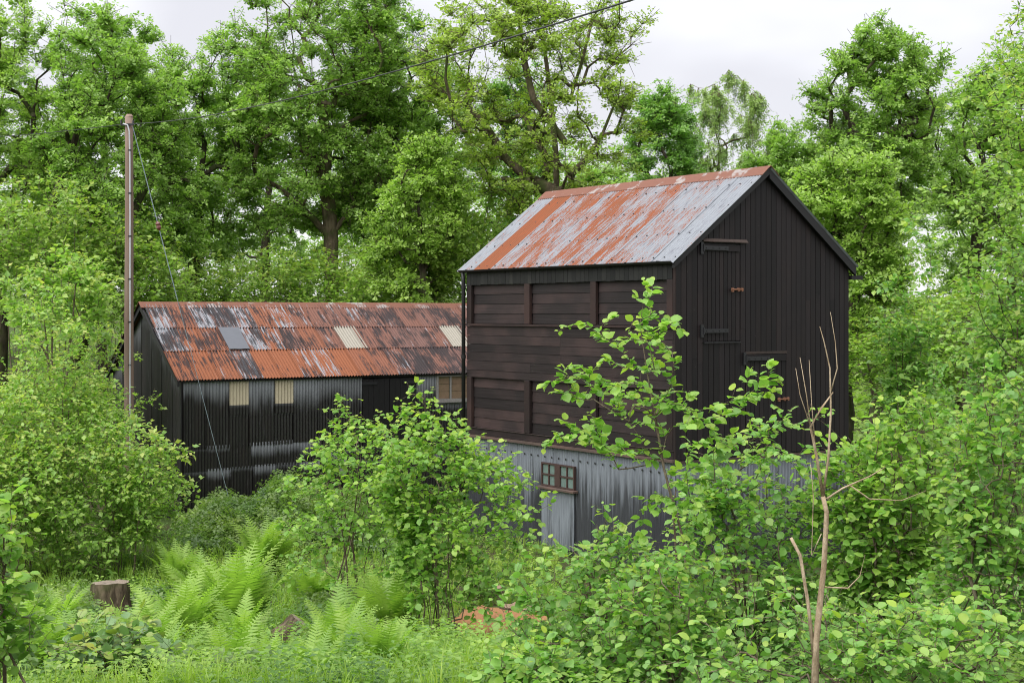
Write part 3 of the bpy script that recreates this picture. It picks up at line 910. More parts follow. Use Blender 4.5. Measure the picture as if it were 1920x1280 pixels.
def tubes(P, par, R, thick=0.03):
    """frusta for every edge; rings follow the node tangents so chains join"""
    idx = np.where(par >= 0)[0]
    T = np.zeros_like(P); T[:, 2] = 1
    T[idx] = norm(P[idx] - P[par[idx]])
    Vs, Fs, off = [], [], 0
    for sides, sel in ((8, idx[R[idx] >= thick]), (3, idx[(R[idx] < thick)])):
        if not len(sel): continue
        a = P[par[sel]]; b = P[sel]; tb = T[sel]; ta = T[par[sel]].copy()
        bad = (np.sum(ta * tb, 1) < 0.55) | (par[par[sel]] < 0); ta[bad] = tb[bad]
        ra = np.minimum(R[par[sel]], R[sel] * 1.35); rb = R[sel]
        ref = np.array([0.36, 0.91, 0.2])
        an = np.arange(sides) * 2 * math.pi / sides
        rings = []
        for (c, t, r) in ((a, ta, ra), (b, tb, rb)):
            x = norm(np.cross(np.broadcast_to(ref, t.shape), t)); y = np.cross(t, x)
            rings.append(c[:, None] + r[:, None, None] * (x[:, None] * np.cos(an)[None, :, None] + y[:, None] * np.sin(an)[None, :, None]))
        V = np.concatenate(rings, 1).reshape(-1, 3)
        m = len(sel)
        j = np.arange(sides); j2 = (j + 1) % sides
        q = np.stack([j, j2, sides + j2, sides + j], -1)[None] + (np.arange(m) * 2 * sides)[:, None, None] + off
        Vs.append(V); Fs.append(q.reshape(-1, 4)); off += len(V)
    return np.concatenate(Vs), Fs


def stamp(tv, tf, X, Y, Z, pos, scale):
    """copies of a template placed with axes X, Y, Z"""
    n, k = len(pos), len(tv)
    V = (tv[None, :, 0, None] * X[:, None] + tv[None, :, 1, None] * Y[:, None] + tv[None, :, 2, None] * Z[:, None]) * scale[:, None, None] + pos[:, None]
    fs = [(f[None] + (np.arange(n) * k)[:, None, None]).reshape(-1, f.shape[1]) for f in tf]
    return V.reshape(-1, 3), fs


def axes(y, nrm):
    """leaf frame: y along the leaf, z close to nrm"""
    y = norm(y); x = norm(np.cross(y, nrm)); return x, y, np.cross(x, y)


# leaf templates: y along the leaf, unit length
LEAF8 = (np.array([[0, 0, 0], [0, .36, -.05], [0, .70, -.04], [0, 1.0, -.14], [-.36, .22, .02], [-.40, .62, .03], [.36, .22, .02], [.40, .62, .03]]),
         [np.array([[0, 1, 4], [0, 6, 1], [5, 2, 3], [2, 7, 3]]), np.array([[4, 1, 2, 5], [1, 6, 7, 2]])])
LEAF1 = (np.array([[0, 0, 0], [-.30, .85, .03], [.30, .95, -.06]]), [np.array([[0, 2, 1]])])
LEAF12 = (np.array([[0, 0, 0], [0, .22, -.03], [0, .48, -.055], [0, .76, -.05], [0, 1.0, -.15], [-.26, .10, .01], [-.42, .36, .035], [-.385, .64, .02], [-.17, .86, -.05], [.26, .10, .01], [.42, .36, .035], [.385, .64, .02], [.17, .86, -.05]]),
          [np.array([[0, 1, 5], [0, 9, 1], [8, 3, 4], [3, 12, 4]]), np.array([[5, 1, 2, 6], [6, 2, 3, 7], [1, 9, 10, 2], [2, 10, 11, 3]]), np.array([[7, 3, 8], [3, 11, 12]])])
LEAF2 = (np.array([[0, 0, 0], [-.34, .5, .05], [0, 1, -.08], [.34, .5, .05]]), [np.array([[0, 2, 1], [0, 3, 2]])])
LEAF4 = (np.array([[0, 0, 0], [-.36, .45, .05], [0, .45, -.03], [.36, .45, .05], [0, 1, -.1]]), [np.array([[0, 2, 1], [0, 3, 2], [1, 2, 4], [2, 3, 4]])])


def rosette(k, tilt, seed):
    r = np.random.default_rng(seed); V, Fq = [], []
    for i in range(k):
        a = 2 * math.pi * i / k + r.uniform(-.5, .5); e = tilt + r.uniform(-.45, .35); s = r.uniform(.7, 1.15)
        y = np.array([[math.cos(a) * math.cos(e), math.sin(a) * math.cos(e), math.sin(e)]])
        nn = np.array([[r.normal(0, .35), r.normal(0, .35), 1.0]])
        X, Y, Z = axes(y, nn)
        v, f = stamp(LEAF1[0], LEAF1[1], X, Y, Z, np.zeros((1, 3)) + y * 0.12, np.array([s]))
        Fq.append(f[0] + 3 * i); V.append(v)
    return np.concatenate(V), [np.concatenate(Fq)]


ROS = [rosette(6, 0.1, 3), rosette(5, 0.0, 8), rosette(6, 0.2, 15)]


def crown_targets(rng, n, c, rx, ry, rz, shell=0.55, lump=0.22, barrel=0.0, box=False):
    """points in a lumpy ellipsoid, denser towards its surface"""
    d = norm(rng.normal(size=(n * 2, 3)))
    if barrel: lump = lump * 1.7
    ph = rng.uniform(0, 6.28, 6); fr = rng.normal(size=(6, 3)) * 2.2
    l = 1 + lump * np.mean(np.sin(d @ fr.T + ph), 1) * 2.2
    r = (shell + (1 - shell) * rng.random(n * 2) ** 0.55) * l
    if box: d = d / (np.sum(np.abs(d) ** 2.7, 1, keepdims=True) ** (1 / 2.7)) * .97
    p = d * r[:, None]
    p = p[p[:, 2] > -0.97][:n]
    if barrel:
        k_ = rng.random(len(p)) < .14; p[k_] *= rng.uniform(1.05, 1.32, (int(k_.sum()), 1))
        p[:, :2] *= (1 + barrel * np.clip(-p[:, 2:3], 0, 1) ** 1.5)
    return c + p * np.array([rx, ry, rz])


def tree(name, u, d, u0, u1, vt, vb, r_base, ncl, ros, size, mat, bark, label, seed, clump=0.66, droop=False, lean=0.0, group=None, shell=0.3, trunk_top=0.5, ry=None, bare=0, cat='tree', flat=0.45, step=0.7, limbs=()):
    rng = np.random.default_rng(seed)
    b = at(u, d)
    px = d / F
    cx = ((u0 + u1) / 2 - u) * px; rx = (u1 - u0) / 2 * px
    z1 = CAMZ + (VH - vt) * px - b[2]; z0 = CAMZ + (VH - vb) * px - b[2]
    rx -= clump * 0.4; rz = (z1 - z0) / 2 - clump * 0.3
    c = np.array([cx, 0.3, (z0 + z1) / 2]); ry = ry or rx
    T = crown_targets(rng, int(ncl * 1.7), c, rx, ry, rz, shell, box=True)
    T = T[T[:, 2] > 0.4]
    ht = z0 + (z1 - z0) * trunk_top
    tr = []
    m = 12
    for i in range(m + 1):
        s = i / m
        tr.append((cx * s ** 1.6 + lean * s + rng.normal(0, .05) * (i > 0), rng.normal(0, .06) * (i > 0), ht * s - 0.3 * (i == 0)))
    trs = [tr] + [[((a - u) * px, rng.normal(0, .25) * (k > 0), CAMZ + (VH - v) * px - b[2]) for k, (a, v) in enumerate(pl)] for pl in limbs]
    P, par, R, cnt, ends, n0 = skeleton(rng, trs, T, 0.010, r_base, step)
    R[0] *= 1.25
    # twigs at the end of every branch
    tw = 6
    nb_ = len(ends)
    thin_ = np.where((cnt <= 6) & (np.arange(len(P)) >= n0))[0]
    thin_ = rng.choice(thin_, min(len(thin_), int(nb_ * 1.3)), replace=False)
    ends = np.concatenate([ends, thin_])
    ros = int(ros * 1.58)
    E = np.repeat(P[ends], tw, 0)
    out = norm(P[ends] - (c - np.array([0, 0, rz * .4])))
    if droop:
        dr = norm(rng.normal(0, .35, (len(E), 3)) + np.array([0, 0, -1.0])); Lw = rng.uniform(.5, 1.5, len(E)) * clump * 1.3
    else:
        dr = norm(rng.normal(0, .8, (len(E), 3)) * np.array([1, 1, flat]) + np.repeat(out, tw, 0) * 0.6 + np.array([0, 0, .12])); Lw = rng.uniform(.35, 1.1, len(E)) * clump
    TP = np.concatenate([P, E + dr * Lw[:, None]]); tpar = np.concatenate([par, np.repeat(ends, tw)]); TR = np.concatenate([R, np.full(len(E), 0.006)])
    V, Fq = tubes(TP, tpar, TR)
    root = empty(name, tuple(b), label, cat, group)
    link('trunk', np_mesh('trunk', V, Fq, mat=M[bark], smooth=True), root)
    # leaf rosettes along the twigs, a little scattered
    keep = np.ones(len(E), bool)
    if bare:
        order = np.argsort(-P[ends][:, 2])[:int(bare * 2.3)]; keep = ~np.isin(np.repeat(np.arange(len(ends)), tw), order)
    I = rng.choice(np.where(keep)[0], ros)
    t = rng.uniform(.15, 1.05, ros)
    pos = E[I] + dr[I] * (Lw[I] * t)[:, None] + rng.normal(0, .10 * clump, (ros, 3)) * np.array([1, 1, .7])
    nz = norm(dr[I] * (.45 if not droop else .15) + rng.normal(0, .42, (ros, 3)) + np.array([0, 0, 0.9]))
    sp = norm(rng.normal(size=(ros, 3)))
    X, Y, Z = axes(sp - nz * np.sum(sp * nz, 1, keepdims=True), nz)
    tone = rng.random(len(ends))[I // tw]
    Vs, Fs, at1, off = [], [], [], 0
    which = rng.integers(0, 3, ros)
    for k in range(3):
        s_ = which == k
        v, f = stamp(ROS[k][0], ROS[k][1], X[s_], Y[s_], Z[s_], pos[s_], size * rng.uniform(.7, 1.3, s_.sum()))
        Vs.append(v); Fs += [q + off for q in f]; off += len(v)
        at1.append(np.repeat(np.clip(tone[s_] * .55 + rng.random(s_.sum()) * .55 - .05, 0, 1), len(ROS[k][0])))
    a = np.concatenate(at1)
    link('crown', np_mesh('crown', np.concatenate(Vs), Fs, {'rnd': a, 'tip': np.zeros(len(a))}, M[mat]), root)
    return root


def dup(root, loc, rz, sc, label, group=None):
    r = root.copy(); COL.objects.link(r); r.location = loc; r.rotation_euler = (0, 0, rz); r.scale = sc
    r['label'] = label
    if group: r['group'] = group
    for ch in root.children:
        c = ch.copy(); COL.objects.link(c); c.parent = r
    return r


M['oak'] = leaf_mat('oak_leaf', (0.17, 0.296, 0.059), (0.262, 0.423, 0.081), (0.385, 0.55, 0.127))
M['oakb'] = leaf_mat('bright_oak_leaf', (0.194, 0.315, 0.052), (0.304, 0.461, 0.084), (0.428, 0.592, 0.126))
M['yellow'] = leaf_mat('young_oak_leaf', (0.203, 0.298, 0.039), (0.3, 0.418, 0.059), (0.417, 0.537, 0.095))
M['deep'] = leaf_mat('deep_green_leaf', (0.126, 0.261, 0.057), (0.204, 0.382, 0.076), (0.341, 0.519, 0.114))
M['birch'] = leaf_mat('birch_leaf', (0.213, 0.314, 0.111), (0.318, 0.428, 0.161), (0.425, 0.529, 0.209))
M['hazel'] = leaf_mat('hazel_leaf', (0.133, 0.283, 0.051), (0.218, 0.406, 0.073), (0.325, 0.512, 0.107), tip=(0.457, 0.559, 0.085), rough=0.40, spec=0.5)
M['hazelb'] = leaf_mat('broad_green_leaf', (0.123, 0.276, 0.06), (0.192, 0.387, 0.081), (0.286, 0.487, 0.121), tip=(0.433, 0.536, 0.08), rough=0.38, spec=0.55)
M['thorn'] = leaf_mat('thorn_leaf', (0.163, 0.314, 0.061), (0.274, 0.458, 0.084), (0.396, 0.571, 0.129), tip=(0.492, 0.505, 0.122))
M['cool'] = leaf_mat('cool_leaf', (0.085, 0.18, 0.05), (0.13, 0.25, 0.072), (0.19, 0.32, 0.108), trans=.35)
M['fern'] = leaf_mat('fern_green', (0.149, 0.278, 0.041), (0.223, 0.377, 0.057), (0.308, 0.466, 0.079), tip=(0.382, 0.496, 0.095), rough=0.5)
M['herb'] = leaf_mat('herb_green', (0.085, 0.186, 0.044), (0.188, 0.341, 0.06), (0.346, 0.509, 0.094), tip=(0.473, 0.574, 0.109), rough=0.5)
M['grass'] = leaf_mat('grass_green', (0.162, 0.281, 0.036), (0.265, 0.416, 0.057), (0.393, 0.54, 0.103), rough=0.55)
M['bramble'] = leaf_mat('bramble_green', (0.081, 0.162, 0.043), (0.132, 0.228, 0.062), (0.213, 0.314, 0.101))
M['bark'] = bark_mat('oak_bark', (0.030, 0.024, 0.018), (0.085, 0.068, 0.050), 0.55)
M['barkl'] = bark_mat('mossy_bark', (0.060, 0.048, 0.030), (0.14, 0.11, 0.075), 0.7)
M['stem'] = bark_mat('hazel_bark', (0.10, 0.075, 0.052), (0.22, 0.175, 0.13), 0.25, 25)
M['dead'] = bark_mat('dead_bark', (0.24, 0.175, 0.11), (0.44, 0.35, 0.245), 0.12, 22)

# ---- trees one can tell apart
R_ = tree
R_('oak_tree', 2, 44, -190, 160, -60, 560, .26, 150, 7800, .116, 'oakb', 'bark', 'tall yellowish oak at the far left edge with a dark straight trunk', 1)
R_('oak_tree', 92, 42, 50, 385, 35, 560, .20, 170, 9400, .116, 'oak', 'bark', 'leaning dark-limbed oak behind the upper part of the pole', 2, lean=1.2, limbs=([(88, 470), (95, 400), (125, 310), (150, 240), (165, 180)], [(97, 390), (140, 375), (190, 370), (235, 378)]))
R_('oak_tree', 352, 47, 215, 545, 55, 520, .20, 150, 8200, .116, 'oak', 'bark', 'rounded oak right of the pole above the left end of the low shed', 3)
R_('oak_tree', 628, 46, 405, 800, -150, 480, .24, 210, 9600, .116, 'oak', 'barkl', 'tallest oak with bare twigs on top rising behind the middle of the low shed', 4, bare=14, limbs=([(625, 455), (590, 412), (555, 378), (520, 350), (480, 330)], [(630, 430), (655, 395), (690, 375), (730, 362)]))
R_('oak_tree', 680, 48, 590, 900, -10, 500, .17, 140, 7600, .12, 'oak', 'bark', 'slimmer oak whose trunk stands just right of the tallest oak', 5)
R_('hornbeam_tree', 800, 41, 690, 890, 250, 620, .12, 90, 5200, .11, 'oakb', 'bark', 'smaller yellow-green tree behind the right end of the low shed roof', 6)
R_('oak_tree', 1066, 43, 815, 1225, -90, 420, .23, 160, 4300, .12, 'yellow', 'barkl', 'open yellow-green oak with bare mossy limbs behind the barn roof', 7, trunk_top=.8, limbs=([(1062, 270), (1030, 225), (1000, 185), (982, 110), (975, 40)], [(1050, 365), (1000, 340), (950, 295), (915, 240), (870, 190)], [(1068, 330), (1098, 300), (1128, 255), (1150, 200)], [(1068, 190), (1090, 120), (1110, 40), (1135, -20)]))
R_('ash_tree', 940, 55, 850, 1070, 120, 520, .17, 90, 4200, .116, 'deep', 'bark', 'darker tree filling the gap between the tall oaks behind the barn eave', 8)
R_('lime_tree', 1250, 52, 1180, 1325, 150, 470, .18, 80, 5200, .116, 'deep', 'bark', 'dense deep green tree above the middle of the barn ridge', 9, shell=.35)
R_('birch_tree', 1346, 62, 1240, 1458, 122, 430, .12, 60, 7600, .090, 'birch', 'barkl', 'pale drooping birch standing alone against the sky', 10, droop=True, shell=.4)
R_('maple_tree', 1462, 56, 1385, 1545, 232, 480, .15, 70, 4600, .12, 'oak', 'bark', 'low rounded tree right of the birch beyond the barn peak', 11)
R_('oak_tree', 1640, 44, 1508, 1790, 15, 470, .22, 140, 6600, .12, 'oak', 'bark', 'tall dark-stemmed oak rising right of the barn gable', 12, limbs=([(1640, 320), (1612, 260), (1590, 200), (1570, 150)], [(1640, 290), (1680, 245), (1720, 225)], [(1640, 330), (1600, 350), (1590, 380)]))
R_('maple_tree', 1585, 37, 1475, 1730, 290, 660, .14, 100, 6000, .115, 'oakb', 'bark', 'shorter bright tree beside the barn gable with a dark forked stem', 13)
R_('oak_tree', 1800, 48, 1690, 2010, 90, 560, .2, 110, 5600, .116, 'oak', 'bark', 'dark oak behind the fine-leaved tree at the right edge', 14)
back = R_('ash_tree', 190, 60, 50, 340, -10, 520, .2, 110, 5600, .15, 'oak', 'bark', 'tree glimpsed between the two leftmost oaks', 15, group='trees farther back in the wood')
for (u, d, rz, s, lab) in ((500, 62, 1.3, (1, 1, .93), 'tree filling the gap between the rounded oak and the tallest oak'), (770, 60, 2.6, (.9, .9, .88), 'tree seen behind the slimmer oak and the yellow-green tree'), (1130, 64, 4.0, (.95, .95, .60), 'low tree behind the open yellow-green oak'), (-60, 56, 5.1, (1, 1, .9), 'tree at the left border behind the yellowish oak'), (1520, 66, .6, (.9, .9, .58), 'low tree between the rounded tree and the tall right oak'), (1900, 60, 2.0, (1, 1, .8), 'tree at the right border behind all others')):
    dup(back, tuple(at(u, d)), rz, s, lab, 'trees farther back in the wood')


# ---- shrubs with alternate leaves along their shoots
LEAF_OBJ = []
for k in range(8):
    v = LEAF12[0].copy(); rr = np.random.default_rng(50 + k)
    v[:, 2] += rr.normal(0, .022, 13); v[:, 0] *= rr.uniform(.9, 1.1)
    LEAF_OBJ.append(v)


def shrub(name, u, d, u0, u1, vt, vb, nst, nsh, leaf, mat, label, seed, tmpl=LEAF12, spacing=0.045, thin=3, parts=0, r_base=.013, bark='stem', ry=None, cat='shrub', group=None, shell=.35, stems=None, droop=.22, base=None, targets=None, wood='stem', up=.2, side=2, barrel=.5):
    rng = np.random.default_rng(seed)
    b = at(u, d) if base is None else np.asarray(base)
    px = d / F
    cx = ((u0 + u1) / 2 - u) * px; rx = (u1 - u0) / 2 * px
    z1 = CAMZ + (VH - vt) * px - b[2]; z0 = max(CAMZ + (VH - vb) * px - b[2], 0.05)
    c = np.array([cx, 0, (z0 + z1) / 2]); ry = ry or rx * .8
    T = crown_targets(rng, nsh, c, rx - leaf, ry, (z1 - z0) / 2 - leaf * .6, shell, barrel=barrel) if targets is None else targets - b
    T = T[T[:, 2] > 0.08]
    tr = stems
    if tr is None:
        tr = []
        for i in range(nst):
            a = rng.uniform(0, 6.28); q = rng.uniform(.15, .55) if nst > 1 else .05
            tx, ty = cx + rx * q * math.cos(a), ry * q * math.sin(a); hz = z0 + (z1 - z0) * rng.uniform(.45, .78)
            bx, by = rng.normal(0, rx * .16 if nst > 1 else 0), rng.normal(0, rx * .16 if nst > 1 else 0)
            tr.append([(bx + (tx - bx) * s ** 1.4 + rng.normal(0, .02) * (s > 0), by + (ty - by) * s ** 1.4 + rng.normal(0, .02) * (s > 0), hz * s - .12 * (s == 0)) for s in np.linspace(0, 1, 8)])
    else:
        tr = [[tuple(np.asarray(p) - b) for p in poly] for poly in stems]
    P, par, R, cnt, ends, n0 = skeleton(rng, tr, T, max(.0022, leaf * .03), r_base, max(.10, leaf * 1.6), up=up)
    if side:                                                   # short side shoots all along the thinner wood
        hh = P[:, 2] > z0 + .02
        q = np.where((cnt <= 14) & (par >= 0) & hh & ((np.arange(len(P)) >= n0) | (P[:, 2] > z0 + (z1 - z0) * .35)))[0]
        q = np.repeat(q, side); q = q[rng.random(len(q)) < .8]
        tq = norm(P[q] - P[par[q]])
        dv = norm(norm(np.cross(tq, rng.normal(size=(len(q), 3)))) * .8 + tq * .5 + np.array([0, 0, .15]))
        ln = leaf * rng.uniform(1.6, 4.2, len(q)); m1 = len(P)
        mid = P[q] + dv * (ln * .5)[:, None]; end = P[q] + dv * ln[:, None] + np.array([0, 0, -1.0]) * (ln * .12)[:, None]
        P = np.concatenate([P, mid, end]); par = np.concatenate([par, q, m1 + np.arange(len(q))])
        R = np.concatenate([R, np.full(2 * len(q), leaf * .02)]); cnt = np.concatenate([cnt, np.ones(2 * len(q))])
        ends = np.concatenate([ends, m1 + len(q) + np.arange(len(q))])
    root = empty(name, tuple(b), label, cat, group)
    V, Fq = tubes(P, par, R, .012)
    link(wood, np_mesh(wood, V, Fq, mat=M[bark], smooth=True), root)
    # leaves
    e = np.where((par >= 0) & (cnt <= thin) & (np.arange(len(P)) >= n0))[0]
    A, Bq = P[par[e]], P[e]; L = np.linalg.norm(Bq - A, axis=1)
    nl = np.maximum(1, np.round(L / spacing * rng.uniform(.8, 1.2, len(e)))).astype(int)
    ei = np.repeat(np.arange(len(e)), nl)
    t = rng.random(len(ei)); n = len(ei)
    tan = norm((Bq - A)[ei]); pos = A[ei] + (Bq - A)[ei] * t[:, None]
    side = norm(np.cross(tan, np.array([0, 0, 1.0])) + 1e-3) * np.where(rng.random(n) < .5, 1, -1)[:, None]
    isend = np.isin(e, ends)[ei]
    ax = norm(side * rng.uniform(.35, 1.0, n)[:, None] + tan * rng.uniform(.2, .8, n)[:, None] + rng.normal(0, .25, (n, 3)) + np.array([0, 0, -1.0]) * rng.uniform(-.25, 1.0, n)[:, None] * droop * 1.6)
    nz = norm(rng.normal(0, .38, (n, 3)) + np.array([0, -.12, 1.0]))
    X, Y, Z = axes(ax, nz)
    hz = (pos[:, 2] - z0) / max(z1 - z0, .1)
    tipness = np.clip(isend * rng.uniform(.1, .8, n) * np.clip(hz * 1.6 - .3, .15, 1) + (rng.random(n) < .03) * .5, 0, 1)
    sc = leaf * np.exp(rng.normal(0, .36, n) - .03) * np.where(isend & (t > .6), .72, 1.0)
    sc = np.clip(sc, leaf * .45, leaf * 1.45)
    pos = pos + Y * (leaf * .16)
    rn = np.clip(rng.random(n) * .8 + .1 * rng.random(len(e))[ei] + .05, 0, 1)
    parts = min(parts, n // 2)
    if parts:
        wp = pos + b
        key = wp[:, 1] - sc * 6 - wp[:, 2] * .25                 # nearest and topmost leaves show largest
        o_ = np.argsort(key)[:parts]
        sel = np.zeros(n, bool); sel[o_] = True
        meshes = []
        for k in range(8):
            meshes.append(np_mesh('leaf', LEAF_OBJ[k], LEAF12[1], {'rnd': np.full(13, (k + .5) / 8), 'tip': np.full(13, .0 if k % 3 else .35)}, M[mat], smooth=True))
        for i in o_:
            m = Matrix(((X[i, 0], Y[i, 0], Z[i, 0], 0), (X[i, 1], Y[i, 1], Z[i, 1], 0), (X[i, 2], Y[i, 2], Z[i, 2], 0), (0, 0, 0, 1)))
            m = m @ Matrix.Scale(float(sc[i]), 4); m.translation = pos[i]
            link('leaf', meshes[rng.integers(0, 8)], root, m)
    else: sel = np.zeros(n, bool)
    k = ~sel
    v, f = stamp(tmpl[0], tmpl[1], X[k], Y[k], Z[k], pos[k], sc[k])
    nv = len(tmpl[0])
    o = link('foliage', np_mesh('foliage', v, f, {'rnd': np.repeat(rn[k], nv), 'tip': np.repeat(tipness[k], nv)}, M[mat], smooth=len(tmpl[0]) > 5), root)
    if parts: o['kind'] = 'stuff'
    return root


S_ = shrub
# behind and around the buildings
S_('thorn_bush', 90, 26.5, -80, 232, 590, 1050, 12, 520, .088, 'thorn', 'big sprawling bush left of the low shed hiding the foot of the pole', 31, LEAF4, .055, r_base=.016, ry=1.5, bark='stem', shell=.45, side=3, barrel=1.0)
S_('thorn_bush', 215, 25.6, 90, 335, 790, 1060, 7, 330, .088, 'thorn', 'lower bush hugging the pole foot in front of the big left bush', 48, LEAF4, .055, r_base=.012, ry=1.0, side=3)
S_('thorn_bush', 30, 24.6, -90, 150, 740, 1075, 7, 360, .090, 'thorn', 'lower bush at the left edge in front of the big left bush', 49, LEAF4, .055, r_base=.012, ry=1.0, side=3)
S_('thorn_bush', 150, 32.2, 30, 246, 555, 960, 7, 420, .088, 'thorn', 'bush behind the pole against the dark shed gable', 51, LEAF4, .055, r_base=.014, ry=.8, side=3)
S_('ash_sapling', 120, 29, 10, 215, 480, 640, 5, 90, .11, 'thorn', 'pale feathery sapling poking up behind the big left bush', 32, LEAF4, .035, r_base=.025)
under = S_('hazel_thicket', 470, 43, 370, 600, 470, 640, 6, 260, .11, 'oak', 'low leafy bush behind the left half of the low shed', 33, LEAF2, .06, ry=1.6, side=3, group='bushes along the wood edge')
for (u, d, rz, s, lab) in ((330, 42, 1, (1, 1, 1), 'bush under the rounded oak at the left shed gable'), (640, 44, 2.2, (1.1, 1.1, 1.0), 'bush at the foot of the two oak trunks'), (770, 43, 3, (1.1, 1.1, 1.05), 'bush behind the right half of the low shed roof'), (890, 44, 4.2, (1.2, 1.2, 1.3), 'bush in the gap between the two buildings'), (200, 40, 5.2, (1.2, 1.2, 1.2), 'bush in the shade behind the pole'), (20, 38, .4, (1.3, 1.3, 1.3), 'bush at the left edge below the yellowish oak'), (1690, 35, 2.9, (1.15, 1.15, .72), 'bush in the shade right of the barn'), (1860, 33, 1.9, (1.15, 1.15, .85), 'bush in the shade at the right edge')):
    dup(under, tuple(at(u, d)), rz, s, lab, 'bushes along the wood edge')
S_('elder_bush', 1680, 29.5, 1630, 1770, 500, 830, 5, 150, .11, 'hazelb', 'bright leafy bush tight against the right corner of the barn', 34, LEAF4, .05)
# fine-leaved tree at the right
S_('willow_tree', 2040, 13.5, 1800, 2260, -120, 720, 4, 700, .056, 'thorn', 'fine-leaved tree leaning in from the right edge against the sky', 35, LEAF4, .035, r_base=.04, bark='bark', cat='tree', thin=3, ry=1.7, wood='trunk', barrel=.02)
S_('willow_shrub', 1900, 16, 1760, 2080, 430, 900, 5, 330, .075, 'hazelb', 'leafy shrub under the fine-leaved tree right of the barn', 36, LEAF4, .04)
# hazels
S_('hazel_bush', 820, 17.8, 672, 962, 780, 1145, 11, 500, .070, 'hazel', 'large bright hazel bush in the middle in front of the gap between the buildings', 37, LEAF8, parts=300, spacing=.042, barrel=.02)
S_('hazel_bush', 655, 20.5, 530, 780, 745, 1090, 6, 190, .072, 'hazel', 'thinner hazel just left of the large one with shoots before the shed doors', 38, LEAF8, parts=250, spacing=.05)


def sapling():
    st = [at(1300, 10, 1330), at(1296, 10, 1150), at(1278, 10, 1000), at(1245, 10, 880), at(1228, 10, 780), at(1212, 10, 690), at(1200, 10, 610), at(1206, 10, 568)]
    st2 = [at(1300, 10, 1330), at(1270, 10.1, 1080), at(1262, 10.1, 950), at(1240, 10.1, 860)]
    tips = [(1130, 608), (1098, 606), (1215, 575), (1238, 590), (1250, 612), (1060, 690), (1050, 712), (1112, 690), (1240, 645), (1160, 650), (1180, 620), (1070, 740), (1100, 750), (1258, 720), (1250, 760), (1150, 720), (1040, 818), (1085, 815), (1110, 790), (1130, 760), (1170, 740), (1200, 720), (1228, 700), (1180, 790), (1150, 840), (1205, 830), (1190, 760), (1262, 800), (1290, 850), (1310, 790), (1350, 760), (1420, 745), (1466, 714), (1395, 770), (1300, 770), (1330, 820), (1370, 840), (1220, 870), (1160, 880), (1215, 640), (1140, 670), (1170, 690), (1260, 660), (1090, 700), (1120, 830), (1230, 745), (1215, 790), (1175, 850), (1285, 900), (1240, 930), (1200, 960), (1320, 950), (1340, 900)]
    rr = np.random.default_rng(3)
    T = np.array([at(a, 10 + rr.uniform(-.45, .35), b) for a, b in tips])
    S_('hazel_sapling', 1300, 10, 1040, 1470, 560, 1330, 1, 0, .057, 'hazel', 'slender hazel sapling in front of the dark plank wall of the barn', 39, stems=[st, st2], targets=T, parts=300, spacing=.019, thin=3, r_base=.010, cat='sapling', base=at(1300, 10), up=.08, side=1)


sapling()
S_('hazel_bush', 1240, 9.4, 1120, 1420, 1055, 1380, 7, 280, .051, 'hazelb', 'low hazel at the foot of the slender sapling', 50, parts=250, spacing=.05)
S_('hazel_bush', 1150, 10.5, 1015, 1300, 1000, 1330, 8, 360, .054, 'hazelb', 'low hazel right of the orange sawdust below the small barn window', 40, parts=300, spacing=.05)
S_('hazel_bush', 1395, 11.5, 1240, 1570, 815, 1330, 8, 460, .055, 'hazelb', 'hazel in front of the barn corner between sapling and dead stem', 41, parts=250, spacing=.05)
S_('hazel_bush', 1660, 11, 1510, 1820, 735, 1330, 9, 580, .054, 'hazel', 'dense hazel behind the dead stem in front of the right end of the barn', 42, parts=300, spacing=.045)
S_('hazel_bush', 1850, 9.5, 1680, 2080, 720, 1350, 8, 560, .051, 'hazelb', 'dense hazel filling the right edge below the fine-leaved tree', 43, parts=300, spacing=.045)
S_('hazel_bush', 1640, 7.4, 1380, 1930, 1090, 1420, 6, 340, .046, 'hazelb', 'nearest low hazel along the bottom right edge', 44, parts=300, spacing=.05)
S_('hazel_bush', 1010, 9.6, 930, 1110, 1215, 1330, 5, 90, .062, 'hazelb', 'lowest hazel at the bottom edge right of the centre', 46, parts=200, spacing=.05)
S_('herb_shrub', 215, 11.6, 90, 345, 1165, 1300, 9, 60, .080, 'cool', 'low bluish-green leafy clump at the bottom left', 47, spacing=.06, side=1)
S_('hazel_bush', 10, 9, -140, 75, 945, 1280, 5, 90, .066, 'hazel', 'small hazel cut by the left edge in front of the big bush', 45, parts=200, spacing=.05)


